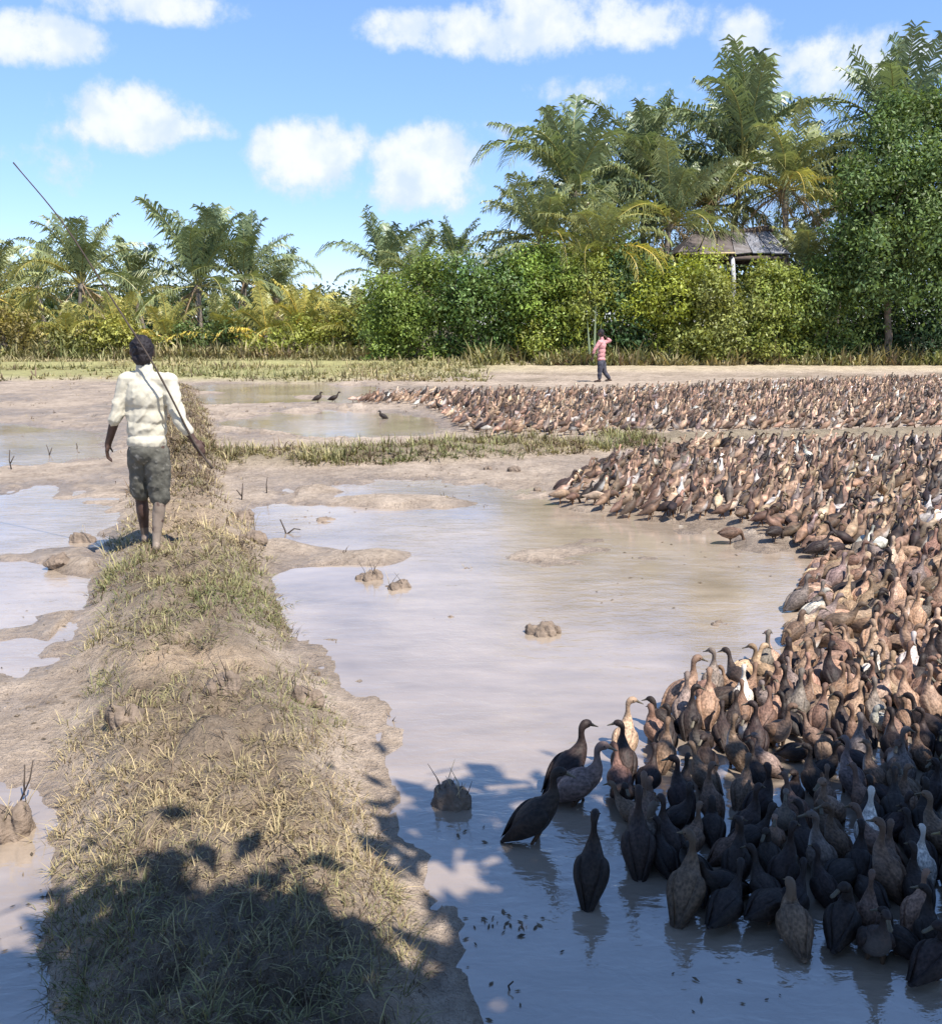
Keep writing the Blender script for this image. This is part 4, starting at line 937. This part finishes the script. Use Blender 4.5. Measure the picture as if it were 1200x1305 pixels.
    for (x, y, d, gi) in out:
        ci = int(np.searchsorted(cum, rd.random() * cum[-1] * .9999))
        if y < 4.2: ci = rd.choices((0, 1, 3, 2, 5), (.66, .25, .05, .03, .01))[0]  # birds under the tree shade get darker plumage: shade put into their colour
        edge = -d < .28
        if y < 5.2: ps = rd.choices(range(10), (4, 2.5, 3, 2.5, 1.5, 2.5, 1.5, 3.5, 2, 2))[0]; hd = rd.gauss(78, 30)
        else: ps = rd.choices(range(10), (3, 1.2, 5, 2.5, 3, 1, .8, 4, 1.5, 4))[0]; hd = rd.gauss(42, 30)
        if edge and y > 5.5: ps = rd.choice((2, 2, 7, 4)); hd = rd.gauss(25, 22)
        if rd.random() < .06: hd += 180
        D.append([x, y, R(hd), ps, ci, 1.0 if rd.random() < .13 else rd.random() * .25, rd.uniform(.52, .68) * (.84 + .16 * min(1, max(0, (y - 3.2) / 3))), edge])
    P = np.array([(d[0], d[1], .15) for d in D]); px, py = project(P); dist = np.hypot(P[:, 0], P[:, 1])
    vis = (px > -5) & (px < 1205) & (py < 1320); order = np.argsort(np.where(vis, dist, 1e9)); pick = set(order[:283].tolist())
    XY = P[:, :2]
    rest = []
    for i, d in enumerate(D):
        if i not in pick: rest.append(d); continue
        x, y, rz, ps, ci, bib, sc, edge = d
        dd = (XY[:, 0] - x) ** 2 + (XY[:, 1] - y) ** 2; dd[i] = 9e9; nb = D[int(np.argmin(dd))]
        shade = y < 4.15
        place = ('shaded rim' if edge else 'deep shade') if shade else ('sunny rim' if edge else 'shade edge' if y < 5.2 else 'sunlit throng')
        dd[int(np.argmin(dd))] = 9e9; nb2 = D[int(np.argmin(dd))]
        fc = facing(rz); f = 'back to footpath' if fc.startswith('away') else 'facing ' + fc
        lab = '%s%s duck, %s, %s, between %s and %s ducks, %s' % ('pale-breasted ' if bib > .9 and ci < 5 else '', COLS[ci][0], POSES[ps][6], f, COLS[nb[4]][0], COLS[nb2[4]][0], place)
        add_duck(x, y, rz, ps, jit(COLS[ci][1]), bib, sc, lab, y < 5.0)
    # everything past the nearest few hundred: one mass
    geo = {}
    def loft_f(n, sg): return [(a * sg + k, a * sg + (k + 1) % sg, (a + 1) * sg + (k + 1) % sg, (a + 1) * sg + k) for a in range(n - 1) for k in range(sg)] + [tuple((n - 1) * sg + k for k in range(sg))]
    for pi, ps in enumerate(POSES):
        for far in (0, 1):
            body, bill, wings, legs, _ = duck_geo(ps, 1, 5); legs = [tube([l[0][0], l[0][15]], [.012, .007], 3, False) for l in legs]
            if far:   # fewer rings where a bird is a dozen pixels tall
                rw = [0, 2, 4, 5, 7, 9, 11, 13]; bv = body[0].reshape(14, 5, 3)[rw].reshape(-1, 3); bk = body[2].reshape(14, 5, 3)[rw].reshape(-1, 3)
                body = (bv, loft_f(len(rw), 5), bk); bill = (bill[0].reshape(5, 4, 3)[[0, 3]].reshape(-1, 3), loft_f(2, 4))
            V = [body[0], bill[0]] + [np.array([tuple(v) for v in l[0]]) for l in legs]; Fs = [body[1], bill[1]] + [l[1] for l in legs]
            tri = []; o = 0
            for v, f in zip(V, Fs):
                for q in f:
                    for k in range(1, len(q) - 1): tri.append((q[0] + o, q[k] + o, q[k + 1] + o))
                o += len(v)
            kind = np.concatenate([np.zeros(len(body[0])), np.ones(len(bill[0])), np.full(o - len(body[0]) - len(bill[0]), 2)])
            geo[pi, far] = (np.concatenate(V), np.array(tri), kind, np.concatenate([body[2], np.zeros((o - len(body[2]), 3))]))
    VV, FF, CC = [], [], []; off = 0
    RX = np.array([d[0] for d in rest]); RY = np.array([d[1] for d in rest]); RZ = np.maximum(terrain(RX, RY)[0], -.045)
    for j, d in enumerate(rest):
        x, y, rz, ps, ci, bib, sc, edge = d; V, T, kind, K = geo[ps, int(y > 9)]; c, s = math.cos(rz) * sc, math.sin(rz) * sc
        W = np.stack([x + V[:, 0] * c - V[:, 1] * s, y + V[:, 0] * s + V[:, 1] * c, RZ[j] + V[:, 2] * sc], 1)
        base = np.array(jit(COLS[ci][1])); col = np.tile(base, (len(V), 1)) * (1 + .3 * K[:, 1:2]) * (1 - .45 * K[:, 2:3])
        hk = rd.choice((.45, .45, .8, 1.0, 1.7, 2.6)); col = col * (1 + (hk - 1) * K[:, :1])
        pt = rr.rand(len(V), 1); col = col * (.55 + .95 * pt * pt); wk = (np.abs(V[:, 1:2]) > .045); col = col * np.where(wk, rd.choice((.5, .8, 1.0, 1.5)), 1.0)
        if bib > .9: col = col * (1 - K[:, 1:2]) + np.array([.72, .68, .62]) * K[:, 1:2]
        col[kind == 1] = (.20, .155, .075); col[kind == 2] = (.16, .075, .03)
        VV.append(W); FF.append(T + off); CC.append(col); off += len(V)
    o = link('duck_flock', np_mesh('duck_flock', np.concatenate(VV), np.concatenate(FF), np.concatenate(CC), True, [M['flock']])); o['kind'] = 'stuff'
    tag(o, 'dense mass of brown ducks stretching back across the flooded field', 'ducks')
flock()

# ------------------------------------------------------------------ people
def ellipsoid(c, rx, ry, rz, ax=None, seg=16, rings=10):
    c = Vector(c); A = ax or (Vector((1, 0, 0)), Vector((0, 1, 0)), Vector((0, 0, 1))); V = []; F = []
    for i in range(rings + 1):
        ph = math.pi * i / rings
        for k in range(seg):
            t = 2 * math.pi * k / seg
            V.append(c + A[0] * (rx * math.sin(ph) * math.cos(t)) + A[1] * (ry * math.sin(ph) * math.sin(t)) + A[2] * (rz * math.cos(ph)))
    for i in range(rings):
        for k in range(seg): F.append((i * seg + k, (i + 1) * seg + k, (i + 1) * seg + (k + 1) % seg, i * seg + (k + 1) % seg))
    return V, F
def capsule(a, b, r0, r1, seg=12):
    a = Vector(a); b = Vector(b); d = (b - a).normalized(); P = []; RR = []
    for t in (-1, -.8, -.4): P.append(a + d * (t * r0)); RR.append(r0 * math.sqrt(max(.0025, 1 - t * t)))
    for t in (0, .5, 1): P.append(a.lerp(b, t)); RR.append(r0 + (r1 - r0) * t)
    for t in (.4, .8, 1): P.append(b + d * (t * r1)); RR.append(r1 * math.sqrt(max(.0025, 1 - t * t)))
    return tube(P, RR, seg)
def fuse(name, parts, voxel, mat, iters=3, disp=None, col=None):
    me = pymesh(name, *join_vf(parts)); o = bpy.data.objects.new('tmp', me); COL.objects.link(o)
    md = o.modifiers.new('r', 'REMESH'); md.mode = 'VOXEL'; md.voxel_size = voxel; md.use_smooth_shade = True
    sm = o.modifiers.new('s', 'SMOOTH'); sm.iterations = iters; sm.factor = .5
    dg = bpy.context.evaluated_depsgraph_get(); m2 = bpy.data.meshes.new_from_object(o.evaluated_get(dg)); bpy.data.objects.remove(o); bpy.data.meshes.remove(me)
    m2.name = name; m2.materials.clear(); m2.materials.append(mat)
    n = len(m2.vertices); co = np.zeros(n * 3, np.float32); m2.vertices.foreach_get('co', co); co = co.reshape(-1, 3)
    if disp is not None:
        nr = np.zeros(n * 3, np.float32); m2.vertices.foreach_get('normal', nr); nr = nr.reshape(-1, 3)
        co = co + nr * disp(co)[:, None]; m2.vertices.foreach_set('co', co.astype(np.float32).ravel())
    if col is not None:
        a = m2.color_attributes.new('Col', 'FLOAT_COLOR', 'POINT'); c = col(co); a.data.foreach_set('color', np.concatenate([c, np.ones((n, 1))], 1).astype(np.float32).ravel())
    m2.polygons.foreach_set('use_smooth', np.ones(len(m2.polygons), bool)); m2.update(); return m2
def hand(w, d, pn, side, s=1.0, curl=.5):
    """w wrist, d pointing direction, pn palm normal (curl direction), side toward the thumb"""
    d = d.normalized(); pn = (pn - d * pn.dot(d)).normalized(); sd = d.cross(pn).normalized()
    if sd.dot(side) < 0: sd = -sd
    P = [ellipsoid(w + d * .045 * s, .040 * s, .048 * s, .016 * s, (sd, d, pn)), capsule(w - d * .02 * s, w + d * .02 * s, .026 * s, .026 * s)]
    for i, (o, L) in enumerate(((.028, .070), (.010, .080), (-.009, .074), (-.027, .058))):
        b = w + (d * .082 + sd * o) * s; L *= s; d1 = (d + pn * curl * .7).normalized(); d2 = (d + pn * curl * 2.4).normalized()
        m = b + d1 * L * .5; e = m + d2 * L * .5; P += [capsule(b - d * .01 * s, m, .0095 * s, .0085 * s, 8), capsule(m, e, .0085 * s, .007 * s, 8)]
    b = w + (d * .03 + sd * .032) * s; m = b + (d * .6 + sd * .6 + pn * .4).normalized() * .035 * s; e = m + (d * .8 + sd * .05 + pn * .55).normalized() * .032 * s
    P += [capsule(b, m, .012 * s, .010 * s, 8), capsule(m, e, .010 * s, .008 * s, 8)]
    return P
def person(J, root, fwd, voxel, shirt_col, trouser, skin_fn, hem, cuff, sleeve, s=1.0, grip=None):
    """J: joints in local space. One continuous body, clothes and hair as children"""
    o = Vector((0, 0, 0)); up = Vector((0, 0, 1)); fwd = fwd.normalized(); lat = (J['shR'] - J['shL']).normalized(); tf = up.cross(lat) * -1
    tf = lat.cross(up) * -1
    if tf.dot(fwd) < 0: tf = -tf
    hf = J.get('look', fwd).normalized(); hl = hf.cross(up).normalized(); A = (lat, tf, up); H = (hl, hf, up); hd = J['head']
    body = [ellipsoid(hd, .076 * s, .093 * s, .112 * s, H), ellipsoid(hd + (hf * .028 - up * .055) * s, .055 * s, .062 * s, .06 * s, H),
            capsule(hd - up * .07 * s - hf * .015 * s, J['neck'], .052 * s, .056 * s),
            ellipsoid(hd + (hf * .098 - up * .018) * s, .014 * s, .018 * s, .026 * s, H), ellipsoid(hd + (hf * .088 - up * .062) * s, .024 * s, .010 * s, .010 * s, H)]
    for q in (-1, 1): body.append(ellipsoid(hd + (hl * q * .079 - up * .012 - hf * .005) * s, .012 * s, .022 * s, .032 * s, H))
    body += [ellipsoid(J['chest'], .155 * s, .10 * s, .17 * s, A), ellipsoid(J['waist'], .130 * s, .095 * s, .13 * s, A), ellipsoid(J['pelvis'], .145 * s, .105 * s, .11 * s, A),
             capsule(J['shL'], J['shR'], .055 * s, .055 * s), capsule(J['neck'], J['chest'], .06 * s, .09 * s)]
    for k in 'LR':
        body += [capsule(J['sh' + k], J['el' + k], .050 * s, .040 * s), capsule(J['el' + k], J['wr' + k], .040 * s, .026 * s),
                 capsule(J['hip' + k], J['kn' + k], .085 * s, .056 * s), capsule(J['kn' + k], J['kn' + k].lerp(J['an' + k], .4), .048 * s, .050 * s), capsule(J['kn' + k].lerp(J['an' + k], .35), J['an' + k], .049 * s, .030 * s),
                 ellipsoid(J['kn' + k].lerp(J['an' + k], .28) - fwd * .018 * s, .042 * s, .042 * s, .10 * s)]
        ft = J.get('toe' + k, fwd).normalized(); an = J['an' + k]; ball = an + ft * .13 * s - up * .040 * s
        body += [capsule(an - ft * .035 * s - up * .030 * s, ball, .032 * s, .030 * s), capsule(an - up * .01 * s, ball, .032 * s, .024 * s)]
        sd = ft.cross(up)
        for q in range(5): body.append(capsule(ball + sd * (q - 2) * .017 * s, ball + sd * (q - 2) * .019 * s + ft * (.055 - abs(q - 1.5) * .008) * s - up * .008 * s, .013 * s, .009 * s, 8))
        body += hand(J['wr' + k], J['hd' + k], J['pn' + k], J['th' + k], s, J.get('cu' + k, .4))
    link('body', fuse('body', body, voxel, M['person_skin'], 3, None, skin_fn), root)
    for q in (-1, 1): e = link('eye', eye_me, root, hd + (hf * .084 + hl * q * .031 + up * .008) * s); e.scale = (2.2 * s,) * 3
    nz = lambda c, f, sd: fbm(c[:, 0] * f + c[:, 1] * f * .7, c[:, 2] * f + c[:, 1] * f * .5, 3, sd) - .5
    hair = [ellipsoid(hd + (up * .022 - hf * .018) * s, .087 * s, .100 * s, .102 * s, H), ellipsoid(hd + (-up * .045 - hf * .050) * s, .076 * s, .058 * s, .062 * s, H)]
    link('hair', fuse('hair', hair, voxel, M['hair'], 1, lambda c: nz(c, 60, 3) * .024 * s, None), root)
    sh = [ellipsoid(J['chest'], .172 * s, .122 * s, .18 * s, A), ellipsoid(J['chest'].lerp(J['waist'], .55), .160 * s, .119 * s, .15 * s, A), ellipsoid(J['waist'], .154 * s, .119 * s, .15 * s, A), capsule(J['shL'] - lat * .004, J['shR'] + lat * .004, .071 * s, .071 * s), capsule(J['neck'] - up * .015 * s, J['chest'], .068 * s, .11 * s), capsule(J['neck'] + up * .012 * s, J['neck'] - up * .05 * s, .062 * s, .075 * s),
          ellipsoid(J['waist'].lerp(J['pelvis'], hem), .160 * s, .126 * s, .095 * s, A)]
    for k in 'LR':
        e = J['el' + k].lerp(J['wr' + k], sleeve[k]); sh += [capsule(J['sh' + k], J['el' + k], .070 * s, .056 * s), capsule(J['el' + k], e, .056 * s, .046 * s)]
    fold = lambda c: np.abs(fbm(c[:, 0] * 9 - c[:, 2] * 7 + c[:, 1] * 5, c[:, 2] * 4 + c[:, 0] * 5, 3, 5) - .5) * -.045 * s + nz(c, 30, 8) * .006 * s + .005 * s
    link('shirt', fuse('shirt', sh, voxel, M[shirt_col], 2, fold, None), root)
    tr = [ellipsoid(J['pelvis'] - up * .01 * s, .150 * s, .118 * s, .11 * s, A)]
    for k in 'LR':
        h_, kn, an = J['hip' + k], J['kn' + k], J['an' + k]; c_ = cuff[k]
        if c_ <= 1: tr.append(capsule(h_, h_.lerp(kn, c_), .092 * s, .092 * s + (.076 - .092) * c_ * s))
        else: tr += [capsule(h_, kn, .100 * s, .076 * s), capsule(kn, kn.lerp(an, c_ - 1), .074 * s, .062 * s)]
    link('trousers', fuse('trousers', tr, voxel, M[trouser], 2, lambda c: nz(c, 16, 15) * .030 * s + .003, None), root)
M['person_skin'] = vcol_mat('person_skin', .55, 14.0, .8, 1.2, .15, .003)
M['white_shirt'] = simple_mat('white_shirt', (.50, .46, .36), .85, .05, 8.0, .25, .004)
def camo():
    m = NT('olive_cloth'); c = m.coord('Object'); n = m.noise(c, 9.0, 4, .6, .6); n2 = m.noise(c, 22.0, 3)
    cc = m.mix((.088, .084, .068), (.118, .112, .092), m.rng(n, .42, .58, 0, 1)); cc = m.mix(cc, (.36, .34, .29), m.rng(n2, .60, .70, 0, .5))
    return m.done(m.pbr(cc, .85, m.bump(n2, .3, .005), spec=.2))
M['olive_cloth'] = camo()
M['pink_check'] = simple_mat('pink_check', (.50, .24, .235), .85, .25, 12.0)
M['dark_cloth'] = simple_mat('dark_cloth', (.055, .055, .070), .85, .25, 10.0)
def herder():
    g = gp(193, 697, .16); g.z = gz(g.x, g.y); k = g.y
    def q(px, py, dy=0.0): return at(px, py, g.y + dy) - g
    root = empty('person', g); tag(root, 'barefoot person in white shirt and olive shorts walking along the footpath with a pole', 'person')
    fw = Vector((-.30, .95, 0))
    zL = gz(*(q(186, 690, .16) + g)[:2]) - g.z; zR = gz(*(q(198, 697, -.06) + g)[:2]) - g.z
    aL = q(185, 684, .16); aL.z = zL + .066; aR = q(199, 692, -.06); aR.z = zR + .066
    J = dict(head=q(181, 447, .02), neck=q(184, 471, .0), chest=q(187, 506, .0), waist=q(187, 545, .01), pelvis=q(189, 573, .0),
             shL=q(163, 485, .0), elL=q(147, 533, -.03), wrL=q(138, 565, .03), shR=q(214, 486, .0), elR=q(228, 533, -.06), wrR=q(247, 561, -.05),
             hipL=q(178, 579, .02), knL=q(180, 632, .10), anL=aL, hipR=q(200, 579, .0), knR=q(204, 634, .04), anR=aR,
             toeL=fw, toeR=fw, hdL=Vector((-.25, .1, -1)), pnL=Vector((1, .2, -.1)), thL=Vector((0, 1, 0)), cuL=.55,
             hdR=Vector((.62, -.12, -.75)), pnR=Vector((-.5, .6, -.3)), thR=Vector((.3, 1, .5)), cuR=1.1, look=Vector((-.28, .96, 0)))
    def skin(c):
        C = np.tile([.070, .040, .030], (len(c), 1)); n = fbm(c[:, 0] * 30 + c[:, 1] * 20, c[:, 2] * 22, 3, 9)
        mud = ((c[:, 0] > .02) & (c[:, 2] < .46)) * .85 * smooth(n, .25, .5) + (c[:, 2] < .10) * .5
        mud = np.clip(mud, 0, 1)[:, None]; return C * (1 - mud) + np.array([.22, .172, .132]) * mud
    person(J, root, fw, .0075, 'white_shirt', 'olive_cloth', skin, .62, {'L': .88, 'R': 1.06}, {'L': .12, 'R': .55})
    # the long switch he carries
    W = [(271, 597, -.10), (247, 563, -.09), (216, 502, -.15), (190, 455, -.16), (150, 392, -.05), (81, 285, .15), (17, 207, .35)]
    pts = catmull([tuple(at(a, b, g.y + d)) for a, b, d in W], 5); n = len(pts); base = Vector(pts[0])
    V, F = tube([Vector(p) - base for p in pts], [.0085 - .004 * i / n + (.0012 if i % 6 == 0 else 0) for i in range(n)], 8)
    tag(link('bamboo_pole', pymesh('bamboo_pole', V, F, M['twig']), None, base), 'long thin dark pole slanting over the shoulder of the white-shirted person', 'pole')
herder()
def far_man():
    g = gp(766, 487, .03); g.z = gz(g.x, g.y)
    def q(px, py, dy=0.0): return at(px, py, g.y + dy) - g
    root = empty('person', g); tag(root, 'distant person in pink shirt and dark trousers striding along behind the flock', 'person')
    fw = Vector((-1, .25, 0))
    J = dict(head=q(765, 424), neck=q(766.5, 431), chest=q(767, 441), waist=q(766, 452), pelvis=q(766, 460),
             shL=q(764, 436, -.17), elL=q(757, 446, -.22), wrL=q(755, 455, -.18), shR=q(770, 436, .17), elR=q(777, 434, .2), wrR=q(770, 428, .12),
             hipL=q(765, 463, -.08), knL=q(764, 474, -.09), anL=q(763.5, 484, -.09), hipR=q(768, 463, .08), knR=q(770, 474, .08), anR=q(777, 483, .08),
             toeL=fw, toeR=fw, hdL=Vector((-.3, 0, -1)), pnL=Vector((0, 1, 0)), thL=fw, hdR=Vector((-.6, -.3, .6)), pnR=Vector((-1, 0, -.5)), thR=Vector((0, 0, 1)), look=fw)
    person(J, root, fw, .012, 'pink_check', 'dark_cloth', lambda c: np.tile([.075, .045, .033], (len(c), 1)), .7, {'L': 1.75, 'R': 1.75}, {'L': .4, 'R': .4})
far_man()

# ------------------------------------------------------------------ clods, stubble, litter
def clod(px, py, w, h, label, seed, stalks=0, group='mud clods in the wet field', col=None, sl=.16):
    g = gp(px, py, 0.0); z0 = gz(g.x, g.y); rnd = random.Random(seed); rs_ = np.random.RandomState(seed); k = g.y / 1200 * 1.03
    rx, rz = w * .5 * k, h * k; g.z = max(z0, -.03)
    root = empty('mud_clod', g); tag(root, label, 'mud clod', group)
    parts = [ellipsoid((0, 0, 0), rx * .75, rx * .6, rz * .8)]
    for i in range(7):
        a = rnd.uniform(0, 6.28); parts.append(ellipsoid((math.cos(a) * rx * .5, math.sin(a) * rx * .4, rnd.uniform(0, rz * .35)), rx * rnd.uniform(.25, .45), rx * rnd.uniform(.25, .45), rz * rnd.uniform(.4, .65)))
    f = 1.0 / max(rx, .05)
    link('lump', fuse('lump', parts, max(.008, rx * .055), M['clod'], 1, lambda c: (fbm(c[:, 0] * f * 3 + c[:, 2] * 9, c[:, 1] * f * 3 - c[:, 2] * 11, 4, seed) - .5) * rx * .55), root)
    for i in range(stalks):
        a = rnd.uniform(0, 6.28); b = Vector((math.cos(a) * rx * .5, math.sin(a) * rx * .4, rz * .3)); L = sl * rnd.uniform(.4, 1.0); d = Vector((rnd.uniform(-.5, .5), rnd.uniform(-.4, .4), 1)).normalized()
        link('stalk', pymesh('stalk', *tube([b, b + d * L * .5, b + (d + Vector((rnd.uniform(-.2, .2), 0, 0))) * L], [.0024, .002, .0009], 5), M['stalk'] if rnd.random() < .6 else M['twig']), root)
clod(690, 806, 54, 24, 'smooth rounded brown mud lump alone in the open pond', 1)
clod(470, 737, 40, 18, 'stubbly mud lump with dry stalks in the pond', 2, 9)
clod(506, 748, 42, 14, 'dark flat mud lump joined to the stubbly one in the pond', 3, 3)
clod(574, 1026, 62, 46, 'dark stubble-topped mud heap at the shadow edge beside the footpath', 4, 16)
clod(8, 1062, 88, 62, 'big brown heap of mud and straw in water across the footpath from the ducks', 5, 14, sl=.24)
clod(76, 724, 44, 14, 'dark wet clod lying in the calm water beside the footpath', 6)
clod(104, 690, 44, 18, 'crumbling dark clod on the footpath edge near the walking person', 7, 2)
clod(918, 794, 50, 8, 'low dark sliver of mud breaking the water near the flock', 8)
clod(598, 724, 22, 6, 'tiny clod with an upright chip in mid pond', 9, 2, sl=.06)
clod(326, 706, 40, 14, 'dark clod slumping off the footpath into the pond', 10, 2)
clod(310, 662, 34, 12, 'brown clod on the pond side of the footpath by the forked twig', 11, 2)
clod(655, 604, 20, 6, 'small dark clod on pale mud between bank and pond', 12)
clod(622, 600, 14, 5, 'pebble-sized clod on pale mud near the grassy bank', 13)
clod(684, 626, 12, 5, 'little dark clod on the mud just ahead of the flock\'s point', 14)
clod(285, 930, 60, 26, 'reddish broken earth heap in the middle of the footpath', 15, 10)
clod(390, 918, 54, 24, 'crumbly earth heap on the pond side of the footpath', 16, 8)
clod(165, 965, 60, 24, 'pale crumbled earth lump with straw on the footpath\'s outer edge', 17, 8)
clod(565, 790, 60, 4, 'flat pinkish mud shoal barely above the pond', 18)
clod(400, 662, 70, 4, 'thin mud bar near the head of the pond', 19)
def twig(px, py, label, segs, r=.005):
    g = gp(px, py, 0); g.z = gz(g.x, g.y) - .02; parts = []
    for s in segs: parts.append(tube([Vector(p) for p in s], [r * (1 - .5 * i / len(s)) for i in range(len(s))], 6))
    root = empty('twig', g); tag(root, label, 'twig', 'dead twigs standing in the mud')
    link('main_stem', pymesh('main_stem', *parts[0], M['twig']), root)
    for p in parts[1:]: link('side_shoot', pymesh('side_shoot', *p, M['twig']), root)
twig(366, 680, 'bent forked twig standing in the pond beside the footpath', [[(0, 0, 0), (-.02, 0, .09), (-.06, 0, .19)], [(-.005, 0, .05), (.06, .02, .10), (.12, .02, .09)]], .008)
twig(62, 580, 'pair of thin stems in the wet mud beyond the calm water', [[(0, 0, 0), (.01, 0, .13), (-.02, 0, .24)], [(0, 0, .06), (.06, 0, .2)]], .008)
twig(97, 572, 'short thin stem in wet mud on the herder\'s free-hand side', [[(0, 0, 0), (.02, 0, .1), (.01, 0, .16)]], .009)
twig(308, 640, 'upright broken stem where the footpath meets the cross bank', [[(0, 0, 0), (.01, 0, .1), (.02, 0, .2)], [(.01, 0, .05), (-.05, 0, .13)]], .008)
twig(340, 632, 'thin straight stem at the head of the pond', [[(0, 0, 0), (.0, 0, .12), (.015, 0, .2)]], .007)
twig(15, 600, 'spindly weed stem standing in the far wet mud', [[(0, 0, 0), (-.02, 0, .14), (.0, 0, .28)], [(-.01, 0, .1), (.05, 0, .2)]], .008)
twig(645, 1262, 'small curled black twig poking out of the blue shaded water', [[(0, 0, 0), (.012, 0, .02), (.006, 0, .045), (.02, 0, .06)]], .004)
twig(25, 1020, 'pale dry reed leaning out of the big straw heap', [[(0, 0, .02), (.05, 0, .12), (.07, 0, .2)], [(.02, 0, .05), (.02, .03, .17)]], .004)
def litter():
    """tiny floating leaf bits and trodden mud crumbs"""
    rs_ = np.random.RandomState(77); V = []; F = []; C = []
    spots = []
    for (px, py, sx, sy, n) in ((650, 1240, 70, 60, 9), (620, 1080, 60, 60, 5), (960, 1270, 140, 30, 8), (40, 1150, 40, 90, 14), (800, 740, 160, 40, 16), (900, 705, 90, 20, 14), (40, 900, 45, 50, 34), (560, 640, 160, 25, 22), (120, 560, 80, 40, 22), (640, 1180, 40, 12, 26), (600, 610, 90, 16, 26), (60, 800, 40, 40, 8), (40, 520, 60, 25, 16)):
        for i in range(n): spots.append((px + rs_.normal() * sx * .6, py + rs_.normal() * sy * .6))
    for (px, py) in spots:
        if py < 480: continue
        p = gp(px, py, 0); z = max(gz(p.x, p.y), 0) + .003; s = rs_.uniform(.004, .013) * (1 + p.y * .10); a = rs_.uniform(0, 6.28); b = len(V); k = rs_.uniform(.15, .5)
        ca, sa = math.cos(a) * s, math.sin(a) * s; hz = s * rs_.uniform(.15, .6)
        V += [(p.x - ca, p.y - sa, z), (p.x + sa * k, p.y - ca * k, z), (p.x + ca, p.y + sa, z + hz * .3), (p.x - sa * k, p.y + ca * k, z), (p.x, p.y, z + hz)]
        F += [(b, b + 1, b + 4), (b + 1, b + 2, b + 4), (b + 2, b + 3, b + 4), (b + 3, b, b + 4)]
        c = np.array([.10, .075, .05]) * rs_.uniform(.5, 1.8); C += [c] * 5
    o = link('floating_litter', np_mesh('floating_litter', V, np.array(F), np.array(C), False, [vcol_mat('litter')])); o['kind'] = 'stuff'
    tag(o, 'scattered dark leaf bits and mud crumbs on water and mud', 'litter')
litter()
